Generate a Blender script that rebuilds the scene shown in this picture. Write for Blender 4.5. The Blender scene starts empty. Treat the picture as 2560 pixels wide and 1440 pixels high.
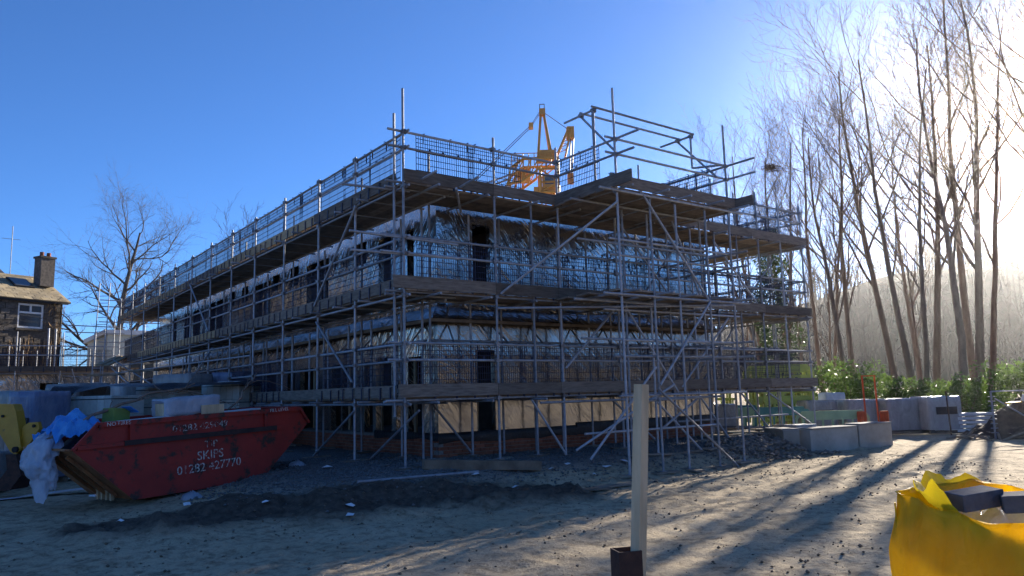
import bpy, bmesh, math, random
import numpy as np
from mathutils import Matrix, Vector, Euler
R = math.radians
scene = bpy.context.scene
col = scene.collection
rng = np.random.default_rng(7)
random.seed(7)

# ------------------------------------------------------------------ camera
CAM_Z = 1.2804
PITCH, ROLL = 0.1374, 0.0267
cam_d = bpy.data.cameras.new('camera'); cam = bpy.data.objects.new('camera', cam_d); col.objects.link(cam)
Fv = Vector((0, math.cos(PITCH), math.sin(PITCH))); Rv = Vector((1, 0, 0)); Uv = Rv.cross(Fv)
R2 = math.cos(ROLL) * Rv - math.sin(ROLL) * Uv; U2 = math.sin(ROLL) * Rv + math.cos(ROLL) * Uv
M = Matrix((R2, U2, -Fv)).transposed().to_4x4(); M.translation = (0, 0, CAM_Z)
cam.matrix_world = M
cam_d.sensor_width = 36; cam_d.lens = 36 * 1889.0 / 2560; cam_d.clip_start = 0.1; cam_d.clip_end = 3000
scene.camera = cam
# ------------------------------------------------------------------ world, sun, exposure
SUN_AZ, SUN_EL = R(34.2), R(16.8)
world = bpy.data.worlds.new('World'); scene.world = world; world.use_nodes = True
wn = world.node_tree; wn.nodes.clear()
sky = wn.nodes.new('ShaderNodeTexSky'); sky.sky_type = 'NISHITA'; sky.sun_disc = False
sky.sun_elevation = SUN_EL; sky.sun_rotation = SUN_AZ; sky.altitude = 100
sky.air_density = 0.7; sky.dust_density = 0.15; sky.ozone_density = 8.0
bgn = wn.nodes.new('ShaderNodeBackground'); bgn.inputs[1].default_value = 0.076
won = wn.nodes.new('ShaderNodeOutputWorld')
wn.links.new(sky.outputs[0], bgn.inputs[0]); wn.links.new(bgn.outputs[0], won.inputs[0])
sl = bpy.data.lights.new('sun', 'SUN'); sl.energy = 5.0; sl.angle = R(0.53); sl.color = (1, 0.90, 0.76)
so = bpy.data.objects.new('sun', sl); col.objects.link(so)
sd = Vector((math.sin(SUN_AZ) * math.cos(SUN_EL), math.cos(SUN_AZ) * math.cos(SUN_EL), math.sin(SUN_EL)))
so.rotation_euler = sd.to_track_quat('Z', 'Y').to_euler(); so.location = (40, 60, 40)
vs = scene.view_settings; vs.view_transform = 'Standard'; vs.look = 'None'; vs.exposure = 1.55; vs.gamma = 1
vs.use_curve_mapping = False
scene.cycles.use_denoising = True
scene.cycles.max_bounces = 6; scene.cycles.diffuse_bounces = 3; scene.cycles.glossy_bounces = 3
scene.cycles.transmission_bounces = 4; scene.cycles.volume_bounces = 0; scene.cycles.transparent_max_bounces = 8

# ------------------------------------------------------------------ helpers
BA = 0.9278
EU = Vector((math.sin(BA), math.cos(BA), 0)); EV = Vector((-math.cos(BA), math.sin(BA), 0))
OO = Vector((-1.9549, 13.5679, 0))
def W(u, v, z=0.0): return OO + EU * u + EV * v + Vector((0, 0, z))
BROT = Matrix((EU, EV, Vector((0, 0, 1)))).transposed()          # building axes

def mesh_of(name, verts, faces, smooth=False):
    me = bpy.data.meshes.new(name)
    me.from_pydata([tuple(v) for v in verts], [], [tuple(f) for f in faces])
    me.update()
    if smooth: me.polygons.foreach_set('use_smooth', [True] * len(me.polygons))
    return me
def mesh_np(name, verts, faces, smooth=False):
    """verts (n,3) array, faces (m,k) array with constant k"""
    me = bpy.data.meshes.new(name); n, m, k = len(verts), len(faces), faces.shape[1]
    me.vertices.add(n); me.vertices.foreach_set('co', np.asarray(verts, np.float32).ravel())
    me.loops.add(m * k); me.loops.foreach_set('vertex_index', np.asarray(faces, np.int32).ravel())
    me.polygons.add(m); me.polygons.foreach_set('loop_start', np.arange(0, m * k, k, dtype=np.int32))
    me.polygons.foreach_set('loop_total', np.full(m, k, np.int32))
    if smooth: me.polygons.foreach_set('use_smooth', np.ones(m, bool))
    me.update(); me.validate(); return me
def bm_mesh(name, bm, smooth=False):
    me = bpy.data.meshes.new(name); bm.to_mesh(me); bm.free()
    if smooth: me.polygons.foreach_set('use_smooth', [True] * len(me.polygons))
    return me
def obj(name, me, mat=None, parent=None, mw=None):
    o = bpy.data.objects.new(name, me); col.objects.link(o)
    if mat is not None:
        if me.materials: 
            if me.materials[0] != mat:
                o.material_slots[0].link = 'OBJECT'; o.material_slots[0].material = mat
        else: me.materials.append(mat)
    if parent is not None:
        o.parent = parent
        pm = PM[parent.name]
        o.matrix_parent_inverse = pm.inverted()
    mw = mw if mw is not None else Matrix.Identity(4)
    o.matrix_basis = mw; PM[o.name] = mw.copy()
    return o
PM = {}
def thing(name, label, cat, loc=(0, 0, 0), rot=None, group=None):
    o = bpy.data.objects.new(name, None); col.objects.link(o); o.empty_display_size = 0.2
    m = Matrix.Translation(Vector(loc)) @ (rot.to_4x4() if rot is not None else Matrix.Identity(4))
    o.matrix_basis = m; PM[o.name] = m
    return tag(o, label, cat, group)
def tag(o, label=None, cat=None, group=None, kind=None):
    if label: o['label'] = label
    if cat: o['category'] = cat
    if group: o['group'] = group
    if kind: o['kind'] = kind
    return o
def unit_tube(k, name, caps=True):
    v, f = [], []
    for z in (0, 1):
        for i in range(k): a = 2 * math.pi * i / k; v.append((math.cos(a), math.sin(a), z))
    for i in range(k): f.append((i, (i + 1) % k, k + (i + 1) % k, k + i))
    me = bpy.data.meshes.new(name)
    if caps: f += [tuple(range(k))[::-1], tuple(range(k, 2 * k))]
    me.from_pydata(v, [], f); me.update()
    for p in me.polygons: p.use_smooth = len(p.vertices) == 4
    return me
def align(P, Q):
    P, Q = Vector(P), Vector(Q); d = Q - P; L = d.length
    q = d.to_track_quat('Z', 'Y'); return P, q.to_matrix().to_4x4(), L
TUBE = {}
def tube(name, P, Q, r, mat, parent=None, k=10):
    key = (mat.name, k)
    if key not in TUBE: TUBE[key] = unit_tube(k, 'tube_%s_%d' % key); TUBE[key].materials.append(mat)
    P, Rm, L = align(P, Q)
    return obj(name, TUBE[key], None, parent, Matrix.Translation(P) @ Rm @ Matrix.Diagonal((r, r, L, 1)))
BOX = {}
def box_mesh(mat, bevel=0.0):
    key = (mat.name, bevel)
    if key not in BOX:
        bm = bmesh.new(); bmesh.ops.create_cube(bm, size=1)
        if bevel: bmesh.ops.bevel(bm, geom=list(bm.edges), offset=bevel, segments=1, affect='EDGES')
        BOX[key] = bm_mesh('box_' + mat.name, bm); BOX[key].materials.append(mat)
    return BOX[key]
def box(name, c, size, mat, parent=None, rot=None, bevel=0.0):
    """box centred at c, size along local axes, rot = 3x3"""
    m = Matrix.Translation(Vector(c)) @ (rot.to_4x4() if rot is not None else Matrix.Identity(4)) @ Matrix.Diagonal((*size, 1))
    return obj(name, box_mesh(mat, bevel), None, parent, m)
def ubox(name, u0, u1, v0, v1, z0, z1, mat, parent=None):
    return box(name, W((u0 + u1) / 2, (v0 + v1) / 2, (z0 + z1) / 2), (abs(u1 - u0), abs(v1 - v0), abs(z1 - z0)), mat, parent, BROT)
class MB:
    """collects verts/faces for one mesh"""
    def __init__(s): s.v = []; s.f = []
    def box(s, c, size, rot=None):
        c = Vector(c); b = len(s.v)
        for i in range(8):
            p = Vector(((i & 1) - .5, ((i >> 1) & 1) - .5, ((i >> 2) & 1) - .5)); p = Vector((p.x * size[0], p.y * size[1], p.z * size[2]))
            s.v.append(tuple(c + (rot @ p if rot is not None else p)))
        for f in ((0, 2, 3, 1), (4, 5, 7, 6), (0, 1, 5, 4), (2, 6, 7, 3), (0, 4, 6, 2), (1, 3, 7, 5)): s.f.append(tuple(b + i for i in f))
    def bar(s, P, Q, r, k=6):
        P, Rm, L = align(P, Q); b = len(s.v); Rm = Rm.to_3x3()
        for z in (0, L):
            for i in range(k): a = 2 * math.pi * i / k; s.v.append(tuple(P + Rm @ Vector((r * math.cos(a), r * math.sin(a), z))))
        for i in range(k): s.f.append((b + i, b + (i + 1) % k, b + k + (i + 1) % k, b + k + i))
        s.f.append(tuple(range(b, b + k))[::-1]); s.f.append(tuple(range(b + k, b + 2 * k)))
    def prism(s, poly, P0, ax, ay, an, t):
        """polygon (x,y) in plane P0+ax*x+ay*y extruded t along an"""
        b = len(s.v); n = len(poly)
        for d in (0, t):
            for x, y in poly: s.v.append(tuple(P0 + ax * x + ay * y + an * d))
        s.f.append(tuple(range(b, b + n))[::-1]); s.f.append(tuple(range(b + n, b + 2 * n)))
        for i in range(n): j = (i + 1) % n; s.f.append((b + i, b + j, b + n + j, b + n + i))
    def build(s, name, mat, parent=None, mw=None, smooth=False, fix=True):
        me = mesh_of(name, s.v, s.f, smooth)
        if fix:
            bm = bmesh.new(); bm.from_mesh(me); bmesh.ops.recalc_face_normals(bm, faces=bm.faces); bm.to_mesh(me); bm.free()
        return obj(name, me, mat, parent, mw)

# value noise on arrays
_perm = np.random.default_rng(3).random((256, 256))
def vnoise(x, y):
    x, y = np.asarray(x, float), np.asarray(y, float)
    xi, yi = np.floor(x).astype(int), np.floor(y).astype(int); fx, fy = x - xi, y - yi
    fx = fx * fx * (3 - 2 * fx); fy = fy * fy * (3 - 2 * fy)
    g = lambda a, b: _perm[a & 255, b & 255]
    return (g(xi, yi) * (1 - fx) + g(xi + 1, yi) * fx) * (1 - fy) + (g(xi, yi + 1) * (1 - fx) + g(xi + 1, yi + 1) * fx) * fy - .5
def fbm(x, y, o=4, l=2.1, g=.5):
    s, a = 0, 1.0
    for i in range(o): s = s + a * vnoise(x + 17.3 * i, y - 9.1 * i); x = x * l; y = y * l; a *= g
    return s
def sstep(a, b, x):
    t = np.clip((np.asarray(x, float) - a) / (b - a), 0, 1); return t * t * (3 - 2 * t)

# ------------------------------------------------------------------ materials
def new_mat(name):
    m = bpy.data.materials.new(name); m.use_nodes = True; nt = m.node_tree
    return m, nt, nt.nodes['Principled BSDF']
def N(nt, t, **kw):
    n = nt.nodes.new(t)
    for k, v in kw.items(): setattr(n, k, v)
    return n
def ramp(nt, fac, stops):
    n = N(nt, 'ShaderNodeValToRGB'); cr = n.color_ramp
    while len(cr.elements) < len(stops): cr.elements.new(0.5)
    for e, (p, c) in zip(cr.elements, stops): e.position = p; e.color = (*c, 1) if len(c) == 3 else c
    nt.links.new(fac, n.inputs[0]); return n
def noise(nt, scale, detail=4, rough=.55, vec=None, dist=0.0):
    n = N(nt, 'ShaderNodeTexNoise'); n.inputs['Scale'].default_value = scale; n.inputs['Detail'].default_value = detail
    n.inputs['Roughness'].default_value = rough; n.inputs['Distortion'].default_value = dist
    if vec is not None: nt.links.new(vec, n.inputs['Vector'])
    return n
def wpos(nt, scale=(1, 1, 1), rot=(0, 0, 0)):
    g = N(nt, 'ShaderNodeNewGeometry'); mp = N(nt, 'ShaderNodeMapping')
    mp.inputs['Scale'].default_value = scale; mp.inputs['Rotation'].default_value = rot
    nt.links.new(g.outputs['Position'], mp.inputs[0]); return mp.outputs[0]
def bump(nt, h, strength, dist, bs):
    b = N(nt, 'ShaderNodeBump'); b.inputs['Strength'].default_value = strength; b.inputs['Distance'].default_value = dist
    nt.links.new(h, b.inputs['Height']); nt.links.new(b.outputs[0], bs.inputs['Normal']); return b
def mix(nt, fac, a, b, mode='MIX'):
    n = N(nt, 'ShaderNodeMix', data_type='RGBA', blend_type=mode)
    for s, v in ((n.inputs[0], fac), (n.inputs[6], a), (n.inputs[7], b)):
        if hasattr(v, 'is_linked'): nt.links.new(v, s)
        else: s.default_value = v if isinstance(v, (int, float)) else (*v, 1)
    return n.outputs[2]
def simple(name, c1, c2=None, rough=.7, metal=0.0, nscale=6.0, bstr=.25, bdist=.01, vary=.25, spec=.3, vscale=(1, 1, 1), wear=None):
    """noise-mottled paint/wood/stone; per-object tint through Object Info random"""
    m, nt, bs = new_mat(name); p = wpos(nt, vscale)
    n1 = noise(nt, nscale, 6, .6, p); c2 = c2 or tuple(x * .6 for x in c1)
    r = ramp(nt, n1.outputs[0], [(.35, c1), (.68, c2)]); c = r.outputs[0]
    if vary:
        oi = N(nt, 'ShaderNodeObjectInfo'); mr = N(nt, 'ShaderNodeMapRange')
        mr.inputs['To Min'].default_value = 1 - vary; mr.inputs['To Max'].default_value = 1 + vary
        nt.links.new(oi.outputs['Random'], mr.inputs[0])
        c = mix(nt, 1.0, c, mr.outputs[0], 'MULTIPLY')
    if wear:
        n3 = noise(nt, wear[1], 8, .7, wpos(nt)); rr = ramp(nt, n3.outputs[0], [(wear[2], (0, 0, 0)), (wear[2] + .08, (1, 1, 1))])
        c = mix(nt, rr.outputs[0], c, wear[0])
    nt.links.new(c, bs.inputs['Base Color'])
    bs.inputs['Roughness'].default_value = rough; bs.inputs['Metallic'].default_value = metal
    bs.inputs['Specular IOR Level'].default_value = spec
    n2 = noise(nt, nscale * 5, 5, .6, p); bump(nt, n2.outputs[0], bstr, bdist, bs)
    return m
MT = {}
MT['steel'] = simple('galvanised_steel', (.40, .42, .45), (.26, .26, .27), .6, .35, 9, .15, .002, .3, .5)
MT['coupler'] = simple('coupler_steel', (.33, .34, .36), (.14, .11, .09), .5, .6, 30, .3, .003, .3, .5)
MT['board'] = simple('scaffold_board', (.30, .24, .18), (.16, .125, .095), .85, 0, 5, .4, .004, .35, .2, (1, 1, 6))
MT['toe'] = simple('toe_board_timber', (.23, .19, .15), (.12, .095, .075), .85, 0, 4, .4, .004, .35, .2, (1, 1, 7))
MT['newtoe'] = simple('newer_toe_board_timber', (.46, .34, .20), (.30, .22, .13), .8, 0, 4, .3, .003, .2, .2, (1, 1, 7))
MT['guard'] = simple('brick_guard_plastic', (.016, .019, .055), (.010, .012, .032), .5, 0, 8, .1, .002, .1, .4)
MT['timber'] = simple('sawn_timber', (.66, .50, .31), (.50, .37, .22), .75, 0, 3, .3, .003, .15, .2, (6, 6, 1))
MT['oldtimber'] = simple('weathered_timber', (.26, .20, .14), (.14, .105, .075), .85, 0, 4, .5, .006, .25, .2)
MT['darktimber'] = simple('stained_timber', (.12, .09, .065), (.06, .045, .035), .85, 0, 4, .4, .005, .25, .2)
MT['brick'] = simple('orange_brick', (.36, .135, .075), (.22, .08, .05), .85, 0, 14, .5, .006, .25, .2)
MT['mortar'] = simple('mortar', (.30, .27, .24), (.2, .18, .16), .95, 0, 20, .5, .005, 0)
MT['membrane'] = simple('black_membrane', (.014, .015, .018), (.008, .008, .01), .38, 0, 3, .6, .03, 0, .5)
MT['slab'] = simple('concrete_slab', (.3, .29, .27), (.2, .19, .18), .9, 0, 3, .4, .01, 0)
MT['concrete'] = simple('cast_concrete', (.42, .39, .33), (.27, .25, .20), .9, 0, 1.6, .5, .01, .12, .2)
MT['rust'] = simple('rusty_steel', (.11, .055, .038), (.05, .03, .026), .8, .2, 14, .5, .004, .1, .3)
MT['yellow'] = simple('yellow_machine_paint', (.62, .33, .03), (.50, .25, .02), .45, 0, 3, .15, .004, .05, .5, wear=((.08, .06, .04), 5, .66))
MT['crane'] = simple('crane_yellow_paint', (.64, .31, .045), (.45, .20, .03), .5, 0, 1.5, .1, .004, .08, .4)
MT['cable'] = simple('steel_cable', (.2, .2, .2), (.1, .1, .1), .5, .5, 5, .1, .002, 0)
MT['dark'] = simple('black_rubber', (.02, .02, .022), (.012, .012, .012), .7, 0, 8, .2, .004, 0)
MT['glass'] = simple('window_glass', (.05, .06, .07), (.04, .05, .06), .06, 0, 2, .02, .002, 0, .6)
MT['upvc'] = simple('white_upvc', (.75, .75, .74), (.65, .65, .64), .4, 0, 4, .05, .002, .03)
MT['white'] = simple('white_board', (.74, .74, .73), (.58, .58, .58), .7, 0, 3, .2, .004, .08)
MT['block'] = simple('concrete_block', (.60, .61, .54), (.50, .51, .45), .95, 0, 12, .5, .006, .12, .15)
MT['strap'] = simple('black_strap', (.02, .02, .03), (.015, .015, .02), .5, 0, 5, .1, .001, 0)
MT['stone'] = simple('dark_stone', (.14, .12, .10), (.07, .06, .05), .9, 0, 8, .6, .02, .35, .2)
MT['slate'] = simple('mossy_roof_slate', (.34, .27, .16), (.20, .17, .12), .85, 0, 2.5, .5, .01, .25, .2)
MT['darkslate'] = simple('dark_roof_slate', (.10, .10, .11), (.06, .06, .065), .7, 0, 3, .4, .01, .2, .3)
MT['curtain'] = simple('net_curtain', (.40, .38, .38), (.25, .23, .24), .9, 0, 3, .4, .02, 0, .1, (9, 9, .6))
MT['green_pl'] = simple('pale_green_plastic', (.42, .56, .30), (.33, .45, .24), .5, 0, 3, .1, .003, .12, .4)
MT['teal_pl'] = simple('teal_plastic', (.09, .29, .28), (.07, .22, .21), .5, 0, 3, .1, .003, .12, .4)
MT['yel_pl'] = simple('lime_yellow_plastic', (.50, .53, .10), (.38, .41, .08), .5, 0, 3, .1, .003, .15, .4)
MT['orange_pl'] = simple('orange_plastic', (.80, .12, .02), (.6, .08, .02), .5, 0, 3, .1, .003, .1, .4)
MT['letter'] = simple('worn_white_paint', (.72, .70, .66), (.60, .57, .52), .7, 0, 6, .2, .002, 0, .2, wear=((.30, .03, .025), 16, .52))
MT['letter2'] = simple('badly_worn_white_paint', (.66, .64, .60), (.55, .52, .48), .7, 0, 6, .2, .002, 0, .2, wear=((.16, .03, .025), 18, .46))
MT['red'] = simple('red_skip_paint', (.40, .035, .025), (.28, .026, .02), .55, 0, 2.2, .5, .012, 0, .35, wear=((.05, .03, .024), 3.2, .53))
MT['redrust'] = simple('rusty_red_paint', (.40, .19, .08), (.24, .10, .05), .75, 0, 4, .5, .006, 0, .3)
MT['skipband'] = simple('scuffed_dark_rail', (.075, .045, .04), (.035, .025, .025), .7, .2, 5, .4, .005, 0, .3)
MT['clod'] = simple('dry_clod', (.24, .19, .135), (.13, .10, .07), .95, 0, 9, .4, .01, 0, .1)
MT['gravelst'] = simple('blue_grey_stone', (.19, .185, .18), (.09, .09, .09), .85, 0, 11, .4, .01, 0, .3)
MT['rubble'] = simple('broken_rubble', (.30, .25, .20), (.14, .11, .09), .9, 0, 5, .5, .01, 0, .2)
MT['paper'] = simple('white_paper', (.78, .78, .78), (.66, .66, .66), .8, 0, 5, .2, .004, .08)
MT['greybl'] = simple('dark_grey_block', (.13, .13, .145), (.09, .09, .10), .95, 0, 16, .5, .005, .15, .1)

def bark(name, c1, c2):
    return simple(name, c1, c2, .9, 0, 3, .6, .02, .2, .15, (2, 2, .5))
MT['bark'] = bark('brown_bark', (.25, .18, .13), (.14, .10, .075))
MT['barkgrey'] = bark('grey_bark', (.13, .115, .10), (.07, .06, .055))

def foil_mat(name='brightened_silver_foil', bstr=.36, k=1.35):
    m, nt, bs = new_mat(name)
    g = N(nt, 'ShaderNodeNewGeometry')
    def dot(v):
        d = N(nt, 'ShaderNodeVectorMath', operation='DOT_PRODUCT'); d.inputs[1].default_value = v; nt.links.new(g.outputs['Position'], d.inputs[0]); return d.outputs['Value']
    a = EU + EV; ang = R(38)
    along = dot((a.x * math.cos(ang), a.y * math.cos(ang), math.sin(ang))); across = dot((-a.x * math.sin(ang), -a.y * math.sin(ang), math.cos(ang)))
    cx = N(nt, 'ShaderNodeCombineXYZ'); nt.links.new(along, cx.inputs[0]); nt.links.new(across, cx.inputs[1]); nt.links.new(dot((EU.x - EV.x, EU.y - EV.y, 0)), cx.inputs[2])
    def streak(sc, dist, det):
        mp = N(nt, 'ShaderNodeMapping'); mp.inputs['Scale'].default_value = sc; nt.links.new(cx.outputs[0], mp.inputs[0]); return noise(nt, 1.0, det, .55, mp.outputs[0], dist).outputs[0]
    s1 = streak((2.4, .75, .5), 1.4, 3); s2 = streak((7, 2.0, 1.0), 1.0, 2); big = noise(nt, .7, 2, .5, g.outputs['Position'], .4).outputs[0]
    def ridge(v):
        x = N(nt, 'ShaderNodeMath', operation='SUBTRACT'); x.inputs[1].default_value = .5; nt.links.new(v, x.inputs[0])
        y = N(nt, 'ShaderNodeMath', operation='ABSOLUTE'); nt.links.new(x.outputs[0], y.inputs[0]); return y.outputs[0]
    def madd(v, k, w):
        x = N(nt, 'ShaderNodeMath', operation='MULTIPLY_ADD'); x.inputs[1].default_value = k; nt.links.new(v, x.inputs[0])
        if hasattr(w, 'is_linked'): nt.links.new(w, x.inputs[2])
        else: x.inputs[2].default_value = w
        return x.outputs[0]
    h = madd(ridge(s1), -1.0, madd(ridge(s2), -.14, madd(big, .9, 0.0)))
    bump(nt, h, bstr, .10, bs)
    t = noise(nt, .8, 3, .5, g.outputs['Position']); r = ramp(nt, t.outputs[0], [(.3, (.50 * k, .50 * k, .51 * k)), (.7, (.36 * k, .355 * k, .35 * k))])
    nt.links.new(r.outputs[0], bs.inputs['Base Color'])
    bs.inputs['Metallic'].default_value = 1; bs.inputs['Roughness'].default_value = .17
    return m
MT['foil'] = foil_mat(); MT['foilflat'] = foil_mat('taut_silver_foil', .15, 1.0)  # same foil twice: first one's base colour raised to offset the dark deck reflection
MT['foilink'] = simple('foil_print', (.10, .11, .14), (.07, .08, .11), .4, .3, 4, .1, .002, 0)
def wrap_mat(name, c1, c2, rough=.25, tr=0.0):
    m, nt, bs = new_mat(name); p = wpos(nt, (1, 1, .5)); n1 = noise(nt, 4, 5, .6, p, .8)
    r = ramp(nt, n1.outputs[0], [(.35, c1), (.66, c2)])
    oi = N(nt, 'ShaderNodeObjectInfo'); mr = N(nt, 'ShaderNodeMapRange'); mr.inputs['To Min'].default_value = .8; mr.inputs['To Max'].default_value = 1.2
    nt.links.new(oi.outputs['Random'], mr.inputs[0])
    nt.links.new(mix(nt, 1.0, r.outputs[0], mr.outputs[0], 'MULTIPLY'), bs.inputs['Base Color'])
    bs.inputs['Roughness'].default_value = rough; n2 = noise(nt, 7, 6, .6, p, 1.5); bump(nt, n2.outputs[0], .7, .05, bs)
    if tr:
        t = N(nt, 'ShaderNodeBsdfTranslucent'); nt.links.new(r.outputs[0], t.inputs[0])
        mx = N(nt, 'ShaderNodeMixShader'); mx.inputs[0].default_value = tr
        nt.links.new(bs.outputs[0], mx.inputs[1]); nt.links.new(t.outputs[0], mx.inputs[2])
        nt.links.new(mx.outputs[0], nt.nodes['Material Output'].inputs[0])
    return m
MT['wrap'] = wrap_mat('grey_shrink_wrap', (.38, .37, .35), (.27, .26, .25))
MT['wrapdark'] = wrap_mat('printed_blue_shrink_wrap', (.13, .15, .24), (.24, .25, .32))
MT['wrapwhite'] = wrap_mat('white_polythene', (.66, .70, .78), (.46, .52, .62), .25, .4)
MT['bluewrap'] = wrap_mat('blue_polythene', (.04, .26, .72), (.10, .42, .85), .3, .2)
MT['tarp'] = wrap_mat('black_sheet', (.012, .012, .015), (.02, .02, .024), .45)
MT['bag'] = wrap_mat('yellow_woven_plastic', (.90, .66, .02), (.82, .56, .015), .5, .55)
def leaf_mat(name, c1, c2):
    m, nt, bs = new_mat(name); g = N(nt, 'ShaderNodeNewGeometry'); n1 = noise(nt, 1.3, 3, .6, g.outputs['Position'])
    a = N(nt, 'ShaderNodeMath', operation='MULTIPLY_ADD'); a.inputs[1].default_value = .45; nt.links.new(g.outputs['Random Per Island'], a.inputs[0]); nt.links.new(n1.outputs[0], a.inputs[2])
    r = ramp(nt, a.outputs[0], [(.4, c1), (.95, c2)]); nt.links.new(r.outputs[0], bs.inputs['Base Color']); bs.inputs['Roughness'].default_value = .35
    t = N(nt, 'ShaderNodeBsdfTranslucent'); nt.links.new(r.outputs[0], t.inputs[0])
    mx = N(nt, 'ShaderNodeMixShader'); mx.inputs[0].default_value = .4
    nt.links.new(bs.outputs[0], mx.inputs[1]); nt.links.new(t.outputs[0], mx.inputs[2]); nt.links.new(mx.outputs[0], nt.nodes['Material Output'].inputs[0])
    return m
MT['laurel'] = leaf_mat('laurel_leaves', (.06, .11, .02), (.16, .25, .05))
MT['ivy'] = leaf_mat('ivy_leaves', (.03, .06, .018), (.08, .12, .03))
MT['deadleaf'] = leaf_mat('dead_leaves', (.16, .09, .03), (.24, .13, .05))
MT['creeper'] = simple('dry_creeper', (.24, .16, .08), (.14, .09, .05), .9, 0, 6, .3, .01, .2, .1)

# ------------------------------------------------------------------ ground
SEG_A, SEG_B = np.array([-4.9, 10.5]), np.array([0.4, 12.4])       # line of the churned mud
def uv_of(x, y):
    dx, dy = x - OO.x, y - OO.y
    return dx * EU.x + dy * EU.y, dx * EV.x + dy * EV.y
def mud_mask(x, y):
    d = SEG_B - SEG_A; L2 = d @ d
    t = np.clip(((x - SEG_A[0]) * d[0] + (y - SEG_A[1]) * d[1]) / L2, 0, 1)
    q = np.hypot(x - SEG_A[0] - t * d[0], y - SEG_A[1] - t * d[1]) + .55 * fbm(x * .9, y * .9, 3)
    return 1 - sstep(.45, 1.15, q)
def platform(u, v):
    """1 on the building platform, 0 on the site road"""
    dx = np.maximum(0, -.4 - u); dy = np.maximum(0, -.35 - v)
    dyr = np.maximum(0, -.72 - (u - 10.2) * .265 - v); k = sstep(9.9, 10.15, u) * (1 - sstep(12.9, 13.3, u))
    dy = dy * (1 - k) + dyr * 6.0 * k
    dr = np.maximum(0, u - 13.3)
    q = np.sqrt((dx / 4.6) ** 2 + (dy / 1.7) ** 2 + (dr / 1.6) ** 2)
    return 1 - sstep(0, 1, q)
def ground_z(x, y, fine=True):
    u, v = uv_of(x, y)
    pf = platform(u, v)
    z = -.36 + .36 * pf + .10 * pf * sstep(8.5, 12.5, u)
    z = z - .12 * sstep(23, 26, y) * sstep(6.5, 9, x)
    m = mud_mask(x, y)
    if fine:
        near = 1 - sstep(18, 30, np.hypot(x, y - 8))
        z = z + m * (.06 + .20 * fbm(x * 1.5, y * 1.5, 4) + .13 * np.abs(fbm(x * 6, y * 6, 3)))
        # wheel ruts curving along the road
        rr = v + .18 * u + 2.9 + .25 * fbm(u * .25, v * .25, 2)
        z = z - .045 * np.exp(-(rr / .16) ** 2) * (1 - sstep(5, 8, u)) - .035 * np.exp(-((rr + 1.1) / .18) ** 2) * (1 - sstep(6, 9, u))
        z = z + .02 * fbm(x * .7, y * .7, 3) + near * (.040 * fbm(x * 2.2, y * 2.2, 4, 2.2, .55) + .022 * fbm(x * 8, y * 8, 2))
    # site rises beyond the far trees
    z = z + 1.2 * sstep(34, 60, y + .3 * x) * sstep(4, 14, x)
    return z
def graded(lo, a, b, hi, d):
    core = np.arange(a, b, d)
    def tail(s, e, sg):
        out, p, st = [], s, d
        while (e - p) * sg > 0: st *= 1.22; p = p + sg * st; out.append(p)
        return np.array(out)
    return np.concatenate([tail(a, lo, -1)[::-1], core, tail(b, hi, 1)])
gx = graded(-900, -8.5, 10.5, 900, .06); gy = graded(-60, 2.6, 17.5, 1500, .065)
X, Y = np.meshgrid(gx, gy); Z = ground_z(X, Y)
nx, ny = len(gx), len(gy); idx = np.arange(nx * ny).reshape(ny, nx)
gf = np.stack([idx[:-1, :-1], idx[:-1, 1:], idx[1:, 1:], idx[1:, :-1]], -1).reshape(-1, 4)
gme = mesh_np('ground', np.stack([X, Y, Z], -1).reshape(-1, 3), gf, True)
U_, V_ = uv_of(X, Y)
att = gme.attributes.new('mud', 'FLOAT', 'POINT'); att.data.foreach_set('value', mud_mask(X, Y).ravel().astype(np.float32))
grav = platform(U_, V_) * sstep(-.2, .25, platform(U_, V_) - .45 + .5 * fbm(X * .8, Y * .8, 3))
att = gme.attributes.new('gravel', 'FLOAT', 'POINT'); att.data.foreach_set('value', np.clip(grav, 0, 1).ravel().astype(np.float32))
def ground_mat():
    m, nt, bs = new_mat('site_earth')
    p = wpos(nt); n1 = noise(nt, .55, 6, .6, p); n2 = noise(nt, 7, 8, .65, p); n3 = noise(nt, 38, 5, .6, p)
    base = ramp(nt, n1.outputs[0], [(.3, (.41, .325, .21)), (.7, (.53, .43, .29))]).outputs[0]
    spk = ramp(nt, n2.outputs[0], [(.34, (.42, .40, .38)), (.52, (1, 1, 1)), (.75, (1.15, 1.12, 1.06))]).outputs[0]
    c = mix(nt, .85, base, spk, 'MULTIPLY')
    gr = ramp(nt, n3.outputs[0], [(.33, (.5, .48, .46)), (.5, (1, 1, 1))]).outputs[0]
    c = mix(nt, .55, c, gr, 'MULTIPLY')
    am = N(nt, 'ShaderNodeAttribute', attribute_name='mud'); ag = N(nt, 'ShaderNodeAttribute', attribute_name='gravel')
    st = ramp(nt, n3.outputs[0], [(.35, (.07, .07, .072)), (.52, (.16, .155, .15)), (.68, (.30, .29, .28))]).outputs[0]
    c = mix(nt, ag.outputs['Fac'], c, st)
    md = ramp(nt, n2.outputs[0], [(.35, (.055, .042, .032)), (.65, (.13, .10, .075))]).outputs[0]
    c = mix(nt, am.outputs['Fac'], c, md)
    nt.links.new(c, bs.inputs['Base Color']); bs.inputs['Roughness'].default_value = .95; bs.inputs['Specular IOR Level'].default_value = .12
    a = N(nt, 'ShaderNodeMath', operation='MULTIPLY_ADD'); a.inputs[1].default_value = .35; nt.links.new(n3.outputs[0], a.inputs[0]); nt.links.new(n2.outputs[0], a.inputs[2])
    bump(nt, a.outputs[0], .7, .05, bs); return m
tag(obj('ground', gme, ground_mat()), kind='structure')

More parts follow.
